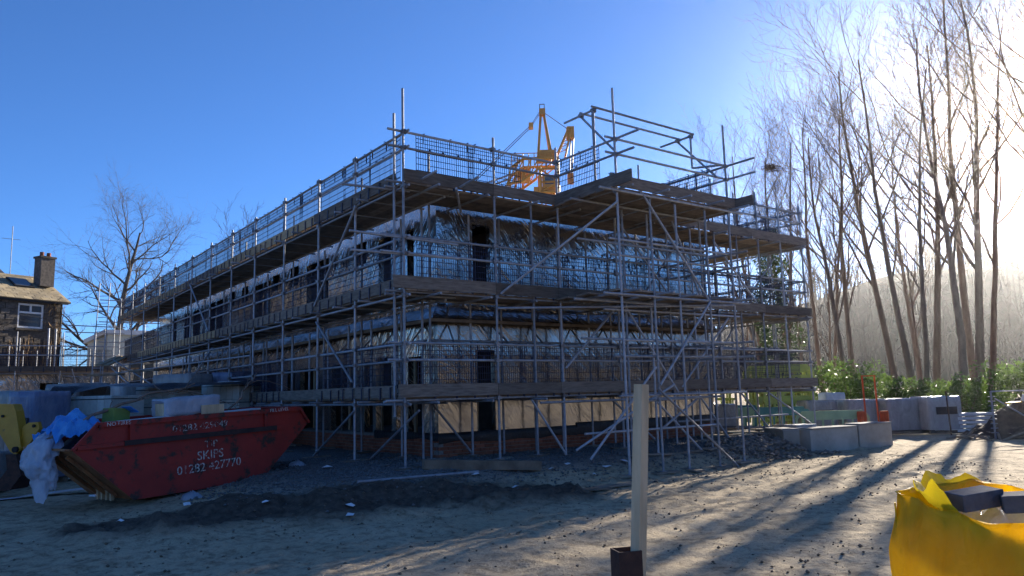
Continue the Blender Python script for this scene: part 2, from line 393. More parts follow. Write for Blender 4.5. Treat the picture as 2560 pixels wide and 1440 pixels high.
def gz(x, y): return float(ground_z(np.array([x]), np.array([y]))[0])
def stones(name, xy, sizes, mat, label, cat, squash=.6, lift=.25, seed=1):
    """many small angular stones in one mesh"""
    r = np.random.default_rng(seed); n = len(xy)
    base = np.array([(1, 0, 0), (-1, 0, 0), (0, 1, 0), (0, -1, 0), (0, 0, 1), (0, 0, -1)], float)
    fc = np.array([(0, 2, 4), (2, 1, 4), (1, 3, 4), (3, 0, 4), (2, 0, 5), (1, 2, 5), (3, 1, 5), (0, 3, 5)])
    V = base[None] * (1 + .7 * (r.random((n, 6, 3)) - .5)) + .35 * (r.random((n, 6, 3)) - .5)
    a = r.random(n) * 6.283; ca, sa = np.cos(a), np.sin(a)
    x = V[..., 0] * ca[:, None] - V[..., 1] * sa[:, None]; y = V[..., 0] * sa[:, None] + V[..., 1] * ca[:, None]
    V = np.stack([x, y, V[..., 2] * squash], -1) * sizes[:, None, None] * .5
    V[..., 0] += xy[:, 0, None]; V[..., 1] += xy[:, 1, None]; V[..., 2] += (ground_z(xy[:, 0], xy[:, 1]) + sizes * lift)[:, None]
    F = (fc[None] + 6 * np.arange(n)[:, None, None]).reshape(-1, 3)
    return tag(obj(name, mesh_np(name, V.reshape(-1, 3), F), mat), label, cat, kind='stuff')
def scatter_uv(n, u0, u1, v0, v1, keep, seed):
    r = np.random.default_rng(seed); u = r.uniform(u0, u1, n); v = r.uniform(v0, v1, n)
    x = OO.x + u * EU.x + v * EV.x; y = OO.y + u * EU.y + v * EV.y
    k = r.random(n) < keep(u, v, x, y); return np.stack([x[k], y[k]], -1)
xy = scatter_uv(26000, -3.5, 9.5, -2.6, 3.5, lambda u, v, x, y: np.clip(platform(u, v) * 1.2 + .04 - .6 * ((v > 1.3) & (u > 1.5)), 0, 1) * (1 - .8 * mud_mask(x, y)), 11)
stones('gravel', xy, .018 + .05 * rng.random(len(xy)) ** 3, MT['gravelst'], 'blue grey crushed stone spread under the scaffold', 'gravel', seed=2)
r_ = np.random.default_rng(21); xy = np.stack([r_.uniform(-7, 9, 17000), 3 + 15 * r_.random(17000) ** 1.25], -1)
k = (r_.random(17000) < .18 + .75 * np.clip(.5 + 1.6 * fbm(xy[:, 0] * .9, xy[:, 1] * .9, 3), 0, 1)); xy = xy[k]
stones('soil_clods', xy, .009 + .042 * r_.random(len(xy)) ** 4, MT['clod'], 'small dry earth clods strewn over the site road', 'clods', .7, .2, 3)
xy = scatter_uv(2600, 6.8, 10.6, -2.1, -.2, lambda u, v, x, y: np.clip(1.2 - np.abs(v + 1.1) * 1.2, 0, 1) * np.clip((u - 6.8) * .5, 0, 1), 31)
stones('rubble_fragments', xy, .04 + .13 * r_.random(len(xy)) ** 2, MT['rubble'], 'broken stone and timber rubble on the bank below the scaffold', 'rubble', .55, .3, 4)

# ------------------------------------------------------------------ timber frame building in foil
WU, WV, EUV, EVV = 1.50, 1.35, 10.2, 27.0         # wall planes and far ends
bld = thing('timber_frame_building', 'two storey timber frame building wrapped in silver foil behind the scaffold', 'building', W(WU, WV, 0), BROT)
def wall_piece(name, axis, a0, a1, z0, z1, ops, mat, parent, face, thick=.14, out=None):
    """wall along axis 'u' (at v=face) or 'v' (at u=face) from a0..a1 with openings (b0,b1,c0,c1)"""
    mb = MB(); cuts = sorted({a0, a1, *[o[0] for o in ops], *[o[1] for o in ops]})
    for p, q in zip(cuts, cuts[1:]):
        if q - p < 1e-4: continue
        mid = (p + q) / 2; hs = sorted([(o[2], o[3]) for o in ops if o[0] <= mid <= o[1]]); lo = z0
        spans = []
        for c0, c1 in hs: 
            if c0 > lo: spans.append((lo, c0))
            lo = max(lo, c1)
        if lo < z1: spans.append((lo, z1))
        for s, e in spans:
            c = W(mid, face + thick / 2, (s + e) / 2) if axis == 'u' else W(face + thick / 2, mid, (s + e) / 2)
            mb.box(c, (q - p, thick, e - s) if axis == 'u' else (thick, q - p, e - s), BROT)
    return mb.build(name, mat, parent, fix=False)
R_GF = [(2.45, 2.93, .40, 2.2)]; R_UF = [(2.41, 2.87, 3.2, 4.93), (6.3, 6.32, 4.9, 4.95)]
L_UF = [(2.30, 2.60, 3.3, 4.93), (3.36, 4.0, 3.2, 4.96), (4.66, 5.25, 4.5, 5.05), (6.93, 7.6, 3.2, 5.0), (7.72, 8.48, 3.2, 5.0), (9.1, 9.75, 4.55, 5.12), (10.66, 11.28, 4.6, 5.1),
        (11.4, 12.1, 3.2, 5.0), (12.2, 12.98, 3.2, 5.0), (13.7, 14.35, 4.6, 5.12), (15.2, 15.8, 4.6, 5.12), (16.4, 17.4, 3.2, 5.0), (17.6, 18.6, 3.2, 5.0), (19.7, 20.8, 3.2, 4.95), (21.2, 22.2, 3.2, 4.95), (23.6, 24.4, 3.9, 4.95)]
L_GF = [(1.95, 2.6, .42, 2.1), (2.75, 3.15, .42, 2.1), (3.36, 4.15, .42, 2.15), (4.3, 4.75, .42, 2.1), (5.4, 6.0, .42, 2.1), (6.1, 6.7, .42, 2.1), (7.7, 8.9, .42, 2.1), (9.3, 9.9, .9, 2.1), (10.8, 11.7, .42, 2.05), (11.8, 12.7, .42, 2.05), (14.2, 15.9, .42, 2.05), (17.2, 18.9, .42, 2.05), (20.5, 22.0, .42, 2.05), (23.5, 25.0, .42, 2.05)]
wall_piece('foil_wall', 'u', WU, EUV, .45, 2.74, R_GF, MT['foilflat'], bld, WV)
wall_piece('foil_wall', 'u', WU, EUV, 3.06, 5.50, R_UF[:1], MT['foil'], bld, WV)
wall_piece('foil_wall', 'v', WV + .142, EVV, .45, 2.74, L_GF, MT['foil'], bld, WU)
wall_piece('foil_wall', 'v', WV + .142, EVV, 3.06, 5.50, L_UF, MT['foil'], bld, WU)
wall_piece('foil_wall', 'v', WV + .142, EVV,   .45, 5.50, [(2.4, 3.2, .5, 2.1), (6, 7, 1.2, 2.2)], MT['foil'], bld, EUV - .14)
wall_piece('foil_wall', 'u', WU + .142, EUV - .142,   .45, 5.50, [], MT['foil'], bld, EVV - .14)
ubox('floor_cassette', WU + .02, EUV - .02, WV + .02, EVV - .02, 2.742, 3.058, MT['oldtimber'], bld)
ubox('ground_slab', WU + .16, EUV - .16, WV + .16, EVV - .16, .2, .44, MT['slab'], bld)
ubox('roof_deck', WU + .03, EUV - .03, WV + .03, EVV - .03, 5.502, 5.53, MT['darktimber'], bld)  # unseen deck added to stop light and keep the interior dark
# internal studs seen through the openings
for (b0, b1, c0, c1), lev in [(o, 0) for o in L_GF[:9]] + [(o, 1) for o in L_UF[:9]]:
    n = max(1, int((b1 - b0) / .35))
    for i in range(n):
        vv = b0 + (i + .5) * (b1 - b0) / n + random.uniform(-.08, .08)
        ubox('stud', WU + .35, WU + .395, vv, vv + .09, .44 if lev == 0 else 3.06, 2.74 if lev == 0 else 5.14, MT['timber'], bld)
for uu in (2.52, 2.78): ubox('stud', uu, uu + .045, WV + .5, WV + .6, .44, 2.74, MT['timber'], bld)
for uu in (2.6,): ubox('stud', uu, uu + .045, WV + .6, WV + .7, 3.06, 5.14, MT['oldtimber'], bld)
ubox('partition', WU + .2, EUV - .2, 9.2, 9.3, .441, 2.739, MT['darktimber'], bld)
ubox('partition', WU + 2.2, WU + 2.3, WV + .2, 20, .441, 2.739, MT['darktimber'], bld)
ubox('partition', WU + 2.2, WU + 2.3, WV + .2, 20, 3.061, 5.139, MT['darktimber'], bld)
# floor band: foil skirt lapping out over a ledge board round the two faces
def skirt(axis, a0, a1):
    rows = [(0.012, 3.075), (.06, 3.07), (.15, 2.98), (.235, 2.86), (.27, 2.815)]; n = int((a1 - a0) / .12); V, F = [], []
    for i in range(n + 1):
        a = a0 + (a1 - a0) * i / n
        for j, (o, z) in enumerate(rows):
            w = .035 * float(fbm(np.array([a * 1.6]), np.array([j * .6]), 3)[0])
            lim = max(0, o) if i == 0 and False else o
            aa = a - (lim if i == 0 else 0)
            V.append(tuple(W(aa, WV - o - abs(w) * .5, z + w) if axis == 'u' else W(WU - o - abs(w) * .5, aa, z + w)))
    m = len(rows)
    for i in range(n):
        for j in range(m - 1): b = i * m + j; F.append((b, b + m, b + m + 1, b + 1))
    return obj('foil_skirt', mesh_of('foil_skirt', V, F, True), MT['foil'], bld)
skirt('u', WU, EUV); skirt('v', WV, EVV)
ubox('ledge_board', WU - .31, EUV + .1, WV - .31, WV - .002, 2.752, 2.79, MT['darktimber'], bld)
ubox('ledge_board', WU - .31, WU - .002, WV + .0, EVV, 2.752, 2.79, MT['darktimber'], bld)
ubox('edge_batten', WU - .34, EUV + .1, WV - .345, WV - .312, 2.735, 2.80, MT['oldtimber'], bld)
ubox('edge_batten', WU - .345, WU - .312, WV - .344, EVV, 2.735, 2.80, MT['oldtimber'], bld)
for i in range(8):
    uu = 1.85 + i * 1.08 + random.uniform(-.15, .15); tube('strut', W(uu, WV - .02, 2.72), W(uu + random.uniform(-.1, .25), WV - .32, 2.36), .02, MT['coupler'], bld, 6)
for i in range(18):
    vv = 1.9 + i * 1.15 + random.uniform(-.15, .15); tube('strut', W(WU - .02, vv, 2.72), W(WU - .32, vv + random.uniform(-.1, .25), 2.36), .02, MT['coupler'], bld, 6)
# plinth: mortar core, single bricks, black membrane
ubox('plinth_core', WU + .012, EUV - .012, WV + .012, EVV - .012, -.4, .43, MT['mortar'], bld)
bm = bmesh.new(); bmesh.ops.create_cube(bm, size=1); bmesh.ops.bevel(bm, geom=list(bm.edges), offset=.03, segments=1, affect='EDGES')
BRK = bm_mesh('brick', bm); BRK.materials.append(MT['brick'])
far = MB(); nb = 0
for row in range(-2, 5):
    z = .0375 + row * .075
    for i in range(-1, 40):
        uu = WU + .1125 + (i + .5 * (row % 2)) * .225
        if uu < WU + .05 or uu > EUV - .1: continue
        j = random.uniform(-.003, .003); c = W(uu, WV + .045 + j, z)
        if row >= 0 and uu < 9.2: obj('brick', BRK, None, bld, Matrix.Translation(c) @ BROT.to_4x4() @ Matrix.Diagonal((.215, .1, .065, 1))); nb += 1
        else: far.box(c, (.215, .1, .065), BROT)
    for i in range(0, 60):
        vv = WV + .22 + (i + .5 * (row % 2)) * .225; c = W(WU + .045 + random.uniform(-.003, .003), vv, z)
        if row >= 0 and i < 22: obj('brick', BRK, None, bld, Matrix.Translation(c) @ BROT.to_4x4() @ Matrix.Diagonal((.1, .215, .065, 1))); nb += 1
        else: far.box(c, (.1, .215, .065), BROT)
tag(far.build('plinth_brickwork', MT['brick'], bld, fix=False), kind='stuff')
def membrane(axis, a0, a1, zt, zb):
    n = int((a1 - a0) / .15); V, F = [], []
    for i in range(n + 1):
        a = a0 + (a1 - a0) * i / n; s = float(fbm(np.array([a * .9]), np.array([3.3]), 3)[0])
        for o, z in ((.004, zt), (.022 + .02 * abs(s), zt - .04), (.03 + .05 * abs(s), (zt + zb) / 2), (.02 + .04 * abs(s), zb + .10 * s)):
            V.append(tuple(W(a, WV - o, z) if axis == 'u' else W(WU - o, a, z)))
    for i in range(n):
        for j in range(3): b = i * 4 + j; F.append((b, b + 4, b + 5, b + 1))
    return obj('membrane', mesh_of('membrane', V, F, True), MT['membrane'], bld)
membrane('u', WU - .02, 5.2, .50, .27); membrane('u', 5.2, EUV, .56, .30); membrane('v', WV - .03, 4.2, .50, .33)
# printed words on the upper foil
def text_mesh(body, size, name, extrude=.0, stencil=False):
    cu = bpy.data.curves.new(name, 'FONT'); cu.body = body; cu.size = size; cu.extrude = extrude; cu.align_x = 'CENTER'; cu.align_y = 'CENTER'
    cu.resolution_u = 3
    if not stencil and extrude == 0: cu.fill_mode = 'NONE' if False else 'FRONT'
    t = bpy.data.objects.new(name, cu); col.objects.link(t); dg = bpy.context.evaluated_depsgraph_get()
    me = bpy.data.meshes.new_from_object(t.evaluated_get(dg)); bpy.data.objects.remove(t); me.name = name
    return me
def outline_text(body, size, name, w):
    """letters drawn as thin outlines"""
    cu = bpy.data.curves.new(name, 'FONT'); cu.body = body; cu.size = size; cu.fill_mode = 'NONE'; cu.bevel_depth = w; cu.bevel_resolution = 0; cu.resolution_u = 2; cu.align_x = 'CENTER'; cu.align_y = 'CENTER'
    t = bpy.data.objects.new(name, cu); col.objects.link(t); dg = bpy.context.evaluated_depsgraph_get()
    me = bpy.data.meshes.new_from_object(t.evaluated_get(dg)); bpy.data.objects.remove(t); me.name = name
    return me
PT = outline_text('protect', .40, 'lettering', .0065); PT.materials.clear(); PT.materials.append(MT['foilink'])
FACE_U = Matrix((EU, Vector((0, 0, 1)), -EV)).transposed()           # text plane on the right-hand face
for uu, zz in ((2.02, 4.78), (3.30, 4.66), (4.40, 4.72), (5.45, 4.58), (6.6, 4.68), (7.7, 4.58)):
    obj('lettering', PT, None, bld, Matrix.Translation(W(uu, WV - .006, zz)) @ FACE_U.to_4x4() @ Matrix.Rotation(R(24), 4, 'Z'))

# ------------------------------------------------------------------ main scaffold
sc = thing('scaffold', 'tube and board scaffold wrapped round the foil clad building with mesh guards on three lifts', 'scaffold', W(0, 0, 0), BROT)
TR = .0242
LZ = (1.12, 3.085, 5.12); DECK = (1.248, 3.205, 5.205)
LV = [0, 2.07, 3.98, 6.17, 8.40, 10.5, 12.7, 15.05, 17.5, 20.0, 22.8, 25.3, 28.2]
RU = [2.05, 3.71, 5.39, 7.1, 8.9, 10.75, 12.8]
IN = 1.12
def std(u, v, z1, z0=None, sole=True, parent=sc):
    p = W(u, v)
    if z0 is None: z0 = gz(p.x, p.y) + .035
    tube('standard', W(u, v, z0), W(u + random.uniform(-.008, .008), v + random.uniform(-.008, .008), z1), TR, MT['steel'], parent)
    if sole:
        a = random.uniform(-.5, .5) + (R(90) if random.random() < .3 else 0)
        rt = BROT @ Euler((random.uniform(-.03, .03), random.uniform(-.03, .03), a)).to_matrix()
        box('sole_board', W(u, v, z0 - .022), (.58, .225, .036), MT['board'], parent, rt)
        box('base_plate', W(u, v, z0), (.15, .15, .008), MT['coupler'], parent, rt)
def rail(name, a, b, parent=sc, m='steel'): return tube(name, W(*a), W(*b), TR, MT[m], parent)
mbc = MB(); mbc.box((0, 0, 0), (.072, .095, .062)); mbc.box((.046, 0, 0), (.04, .06, .075)); mbc.bar((.02, -.075, .012), (.02, .085, .012), .008); mbc.bar((.045, .0, -.055), (.045, 0, .055), .009)
CPL = mesh_of('coupler', mbc.v, mbc.f); CPL.materials.append(MT['coupler'])
NCP = 0
def coupler(u, v, z, az=0, parent=sc):
    global NCP
    if parent is sc:
        NCP += 1
        if NCP > 295: return
    obj('coupler', CPL, None, parent, Matrix.Translation(W(u, v, z)) @ BROT.to_4x4() @ Euler((0, 0, R(az) + random.uniform(-.2, .2))).to_matrix().to_4x4())
# standards: left-hand face
tops = [7.02] + [6.28] * 12
for i, v in enumerate(LV):
    t = tops[i] + random.uniform(-.06, .06); t = 7.0 if i == 0 else t
    std(0, v, t); 
    if i: std(IN, v + .12, 6.45 if i in (2, 4, 6, 9) else 5.06, sole=i < 8)
std(IN, 1.0, 6.2)
std(-.02, .34, 6.62, 0.9, False)
for u, t in zip(RU, (6.42, 6.5, 5.3, 5.3, 6.6, 6.5, 6.4)):
    std(u, 0, t); std(u + .12, IN, 5.06 if u < 7 else 6.3)
    if u == 3.71: pass
# end return at the far right
for v in (1.12, 3.1, 5.2, 7.3): std(12.8, v, 6.3); std(11.5, v + .5, 6.3)
# ledgers, transoms, decks, toe boards, rails, guards
def bg_mesh():
    mb = MB(); w, h = 1.30, .93; t = .009
    for i in range(27):
        x = -w / 2 + w * i / 26; tt = .014 if i in (0, 26, 9, 18) else t; mb.box((x, 0, h / 2), (tt, .0055, h))
    for z in (0, .11, .13, .24, .36, .48, .60, .62, .70, .78, .86, .93): mb.box((0, .005, z), (w, .005, .018 if z in (0, .93) else .012))
    for x in (-.42, .05, .45): mb.box((x, -.012, .13), (.10, .012, .07)); mb.box((x - .035, -.012, .04), (.035, .012, .2)); mb.box((x + .035, -.155, -.0), (.035, .012, .22)); mb.box((x + .035, -.08, .11), (.035, .15, .012))
    for x in (-.5, .1, .5): mb.box((x, -.01, .87), (.018, .012, .17)); mb.box((x, -.03, .955), (.02, .07, .012))
    for x in (-.35, -.05, .3): mb.box((x, 0, .66), (.05, .009, .05)); mb.box((x + .1, 0, .07), (.04, .009, .04))
    me = mesh_of('brick_guard', mb.v, mb.f); me.materials.append(MT['guard']); return me
BG = bg_mesh()
def guard(u, v, z, along, parent=sc, tilt=0, me=None):
    rt = BROT if along == 'u' else BROT @ Euler((0, 0, R(-90))).to_matrix()
    rt = rt @ Euler((random.uniform(-.02, .02), tilt + random.uniform(-.008, .008), 0)).to_matrix()
    return obj('brick_guard', BG, None, parent, Matrix.Translation(W(u, v, z)) @ rt.to_4x4())
def run(a0, a1, L):
    out = []; a = a0
    while a < a1 - .3: out.append((a, min(a + L, a1))); a += L
    return out
for k, (lz, dz) in enumerate(zip(LZ, DECK)):
    # ---- left face (along v at u = 0)
    for a, b in run(-.12, 28.4, 6.3):
        rail('ledger', (.05, a, lz), (.05, b + .12, lz)); rail('ledger', (IN - .05, max(a, .3), lz), (IN - .05, b + .12, lz))
        rail('guard_rail', (.05, a, dz + .96), (.05, b + .1, dz + .955)); rail('guard_rail', (.05, a, dz + .655), (.05, b + .1, dz + .65))
    v = .35
    while v < 28.2:
        rail('transom', (-.12 - random.random() * .12, v, lz + .05), (IN + .2, v, lz + .05)); v += 1.18
    for j in range(5):
        for a, b in run(-.05 if k else .05, 28.3, 3.9):
            ubox('deck_board', .02 + j * .228, .02 + j * .228 + .222, a + .004 + (.9 if j % 2 and a > 1 else 0) * 0, b - .004, dz - .040 + random.uniform(0, .003), dz - .002, MT['board'], sc)
    for n, (a, b) in enumerate(run(.30, 28.3, 3.9)):
        ubox('toe_board', -.028, .010, a + .005, b - .005, dz - .005, dz + .218 + random.uniform(-.008, .008), MT['newtoe'] if (k == 2 and n > 0 and n != 3) or (k == 1 and n in (3, 4, 5)) else MT['toe'], sc)
    v = .95
    while v < 27.6:
        skip = (k == 0 and random.random() < .12)
        if not skip: guard(.095 + random.uniform(0, .02), v, dz + .06 + random.uniform(-.02, .02), 'v')
        v += 1.18 + random.uniform(-.06, .12)
    for i, v in enumerate(LV):
        if v < 19:
            coupler(0, v, lz, 0); coupler(0, v, dz + .96, 0); coupler(0, v, dz + .655, 0)
    # ---- right face (along u at v = 0)
    for a, b in run(-.35, 12.95, 6.3):
        rail('ledger', (a, .05, lz + .07), (b + .1, .05, lz + .07)); rail('ledger', (max(a, 1.0), IN - .05, lz + .07), (b + .1, IN - .05, lz + .07))
    xs = [(-.3, 3.75), (7.0, 12.95)] if k == 2 else [(-.45 if k == 1 else -.3, 6.3), (6.1, 12.95)]
    for a, b in xs:
        rail('guard_rail', (a, .05, dz + .975), (b, .05, dz + .965)); rail('guard_rail', (a, .05, dz + .665), (b, .05, dz + .66))
    u = .55
    while u < 12.8: rail('transom', (u, -.15 - random.random() * .25, lz + .02), (u, IN + .2, lz + .02)); u += 1.2
    for j in range(5):
        for a, b in run(1.2 if j else .0, 12.9, 3.9):
            ubox('deck_board', a + .004, b - .004, .02 + j * .228, .02 + j * .228 + .222, dz - .042 + random.uniform(0, .003), dz - .003, MT['board'], sc)
    tb = [(-.02, 3.62)] + [(7.6, 12.95)] if k == 2 else [(-.26 if k == 1 else -.15, 2.0), (2.0, 3.6), (3.6, 7.5), (7.5, 10.8), (10.8, 12.98)]
    if k == 2: tb = [(-.02, 2.0), (2.0, 3.62), (7.2, 10.4), (10.4, 12.98)]
    for a, b in tb: ubox('toe_board', a + .004, b - .004, -.07, -.032, dz - .004, dz + .222 + random.uniform(-.006, .01), MT['toe'], sc)
    u = .98
    while u < 12.4:
        if not (k == 2 and 3.2 < u < 7.6):
            guard(u, .10 + random.uniform(0, .02), dz + .07 + random.uniform(-.02, .02), 'u', tilt=(.12 if k == 0 and 2.4 < u < 3.3 else 0))
        u += 1.2 + random.uniform(-.05, .08)
        if k == 0 and 3.9 < u < 4.4: u += .25
    for u in RU:
        coupler(u, 0, lz + .07, 90); coupler(u, 0, dz + .97, 90); coupler(u, 0, dz + .66, 90)
    # ---- far end return
    for z in (lz, dz + .96, dz + .65): rail('ledger' if z == lz else 'guard_rail', (12.75, -.1, z), (12.75, 7.4, z))
    for z in (lz,): rail('ledger', (11.5, 1.3, z), (11.5, 7.9, z))
    for j in range(5):
        for a, b in run(1.17, 7.6, 3.9): ubox('deck_board', 12.76 - (j + 1) * .228, 12.76 - j * .228 - .006, a, b - .006, dz - .04, dz - .002, MT['board'], sc)
    for a, b in run(0, 7.5, 3.75): ubox('toe_board', 12.785, 12.823, a, b - .01, dz, dz + .22, MT['toe'], sc)
    for v in (1.2, 2.5, 3.8, 5.1, 6.4): guard(12.70, v, dz + .06, 'v')
# far-left return of the top lift
for z in (LZ[2], DECK[2] + .96, DECK[2] + .65, DECK[1] + .96): rail('guard_rail', (-.9, 28.25, z), (2.2, 28.25, z))
ubox('toe_board', -.1, 2.0, 28.31, 28.35, DECK[2], DECK[2] + .22, MT['toe'], sc)
# inner ledgers level with the ledge struts
rail('ledger', (1.2, IN - .04, 2.36), (7.4, IN - .04, 2.36)); rail('ledger', (7.2, IN - .08, 2.34), (12.9, IN - .08, 2.34))
for a, b in run(1.1, 27, 6.3): rail('ledger', (IN - .03, a, 2.36), (IN - .03, b, 2.36))
for i in range(16): rail('hanger', (IN - .1, 2.2 + i * 1.2, 1.3), (IN - .1, 2.2 + i * 1.2, 2.95))
# ---- loading bay standing out from the right face
BU = [3.71, 4.62, 5.38, 6.33, 7.14]; BV = -1.80
for u, t in zip(BU, (7.22, 5.08, 5.06, 5.05, 7.12)): std(u, BV, t)
std(3.72, -1.2, 6.95, 5.2, False)
for k in (1, 2):
    lz, dz = LZ[k], DECK[k]
    rail('ledger', (3.2, BV - .05, lz), (7.6, BV - .05, lz)); rail('ledger', (3.3, -.9, lz), (7.5, -.9, lz))
    for u in BU: rail('transom', (u + .05, BV - .35 - random.random() * .2, lz + .05), (u + .05, .3, lz + .05)); coupler(u, BV, lz, 90)
    for j in range(8):
        v = BV + j * .226
        if k == 1 and j in (2, 5): continue
        ubox('deck_board', 3.55 + random.uniform(-.05, .05), 7.42 + random.uniform(-.05, .05), v, v + .220, dz - .04, dz - .002, MT['board'], sc)
ubox('toe_board', 3.60, 3.638, -2.30, .0, DECK[2] - .01, DECK[2] + .225, MT['toe'], sc)
ubox('toe_board', 3.645, 7.28, -1.90, -1.862, DECK[2] - .01, DECK[2] + .215, MT['toe'], sc)
ubox('toe_board', 7.30, 7.338, -2.35, -.08, DECK[2] - .01, DECK[2] + .215, MT['toe'], sc)
dz = DECK[2]
for z in (.97, .66):
    rail('guard_rail', (3.72, -2.45 if z > .9 else -2.3, dz + z), (3.72, .1, dz + z)); coupler(3.71, BV, dz + z, 0); coupler(3.71, 0, dz + z, 0)
    rail('guard_rail', (7.18, -2.55, dz + z), (7.18, .3, dz + z)); coupler(7.14, BV, dz + z, 0)
    rail('guard_rail', (3.5, BV + .05, dz + z + .03), (7.3, BV + .05, dz + z + .03))
guard(3.78, -.62, dz + .06, 'v'); guard(7.1, -.7, dz + .06, 'v')
# swing-over gate frame of the loading bay
GZ = 6.97
for u in (3.74, 6.75):
    rail('gate_frame', (u, -1.22, GZ), (u, -.30, GZ)); rail('gate_frame', (u, -1.2, GZ + .02), (u, -1.2, 6.22)); rail('gate_frame', (u + .03, -.8, GZ - .02), (u + .03, -1.84, 5.85))
    coupler(u, -1.2, GZ, 0); coupler(u, -.82, GZ, 0)
rail('gate_frame', (3.66, -1.24, GZ + .05), (6.82, -1.24, GZ + .05)); rail('gate_frame', (3.70, -.84, GZ + .045), (6.8, -.84, GZ + .045))
rail('gate_frame', (6.75, -1.2, 6.22), (7.15, -1.75, 6.22)); rail('standard', (6.2, -.06, 5.2), (6.2, -.06, 6.5))
for u in BU[1:]: std(u + .1, -.9, 5.06 if u < 7 else 6.3)
for u in (1.0, 2.95, 4.6, 6.2, 8.0, 9.8, 11.8): std(u, IN - .02, 5.06, sole=False)
for u in (3.0, 8.0, 9.85, 11.8): std(u, .02, 5.3 if u < 8 else 6.35)
for k in (0, 1):
    for z in (.97, .66): rail('guard_rail', (3.5, BV + .05, DECK[k] + z), (7.35, BV + .05, DECK[k] + z)); rail('guard_rail', (7.18, -2.2, DECK[k] + z), (7.18, .2, DECK[k] + z))
for z in (.45, 2.3, 4.3): rail('ledger', (3.4, -.95, z), (7.4, -.95, z)); rail('ledger', (8.2, .9, z), (12.9, .9, z))
for u0, u1, v_, z0, z1 in ((7.3, 9.0, .9, 3.0, 1.2), (9.0, 10.8, .9, 1.2, 3.0), (10.8, 12.8, .9, 3.2, 5.0), (8.9, 10.75, .04, 5.0, 3.3), (10.8, 12.7, .04, 1.1, .2), (4.7, 6.2, -.9, 3.0, 1.2), (5.4, 7.0, -.9, 1.1, -.2), (6.3, 7.2, -.9, 5.0, 3.2), (1.1, 2.0, .9, 1.1, .1)): rail('brace', (u0, v_, z0), (u1, v_, z1))
# lower bay ledgers and diagonals (facade bracing)
rail('ledger', (3.5, BV - .05, 1.16), (7.3, BV - .05, 1.16)); rail('ledger', (2.6, -.6, 1.07), (7.35, -.6, 1.07)); rail('ledger', (4.1, BV + .05, 1.05), (6.6, BV + .05, 1.09))
rail('ledger', (2.0, -.10, 2.92), (7.0, -1.9, 3.02)); rail('ledger', (4.0, -1.0, 2.9), (9.2, -.4, 3.0))
for a, b in (((-.055, 1.92, 5.14), (-.055, 4.06, 3.31)), ((-.055, 3.94, 2.94), (-.055, 2.07, 1.57)), ((-.055, 15.02, 5.22), (-.055, 12.62, 3.44)), ((-.055, 1.97, 1.0), (-.055, 4.12, -.02)),
             ((-.055, 5.56, .75), (-.055, 7.4, -.05)), ((-.055, 12.12, 2.88), (-.055, 14.86, 1.85)), ((.4, .2, 1.0), (.4, 2.2, .02)),
             ((3.67, -1.86, 4.9), (2.12, -.06, 3.22)), ((4.32, -1.86, 5.19), (6.25, -1.86, 3.06)), ((6.19, -1.92, 3.06), (4.53, -1.92, 1.35)), ((4.5, -1.86, 1.7), (3.2, -1.3, .0)),
             ((2.82, -.06, 1.12), (3.66, -.06, -.0)), ((3.74, -.06, 1.75), (5.46, -.06, 3.26)), ((4.46, -1.92, 1.29), (6.75, -1.92, -.36)), ((3.2, -.9, .15), (5.3, -1.6, 1.36)),
             ((6.1, -1.5, 1.05), (4.9, -1.5, .45)), ((9.5, -.06, 1.13), (10.7, -.06, .1)), ((7.8, -.06, 1.2), (9.0, -.06, -.05)), ((5.6, .6, 1.1), (7.0, .6, .1)), ((5.5, -.06, 5.0), (7.2, -.06, 3.3)), ((8.6, 1.0, 5.0), (7.0, 1.0, 3.3)), ((10.5, 1.0, 3.0), (8.9, 1.0, 1.3)), ((9.2, -.06, 3.0), (7.3, -.06, 1.3))):
    rail('brace', a, b)
# loose tubes poking out at the corner, ladder platform boards at the far end
for a, b in (((-1.05, .05, 4.17), (1.2, .05, 4.13)), ((-1.0, .09, 3.84), (1.2, .05, 3.86)), ((-.95, .6, 5.16), (.3, .3, 5.12)), ((.35, -.6, 5.30), (.35, .6, 5.25)), ((1.2, -.7, 5.3), (1.2, .5, 5.2)), ((.9, -.4, 5.1), (1.9, 1.0, 5.06))):
    rail('loose_tube', a, b)

# ------------------------------------------------------------------ low wing and its scaffold at the far left
VW = 28.6
wing = thing('low_building', 'single storey foil clad wing at the far end behind its own low scaffold', 'building', W(-3, VW + 1.4, 0), BROT)
wall_piece('foil_wall', 'u', -13, 1.0, .3, 2.95, [(-8.4, -6.9, .4, 2.3), (-3.0, -2.1, .4, 2.3)], MT['foil'], wing, VW + 1.4)
wall_piece('foil_wall', 'v', VW + 1.55, VW + 9, .3, 2.95, [], MT['foil'], wing, .85)
ubox('roof_deck', -13.2, 1.2, VW + 1.25, VW + 9, 2.952, 3.02, MT['darktimber'], wing)
ubox('plinth', -13, 1.0, VW + 1.42, VW + 8.9, -.4, .298, MT['mortar'], wing)
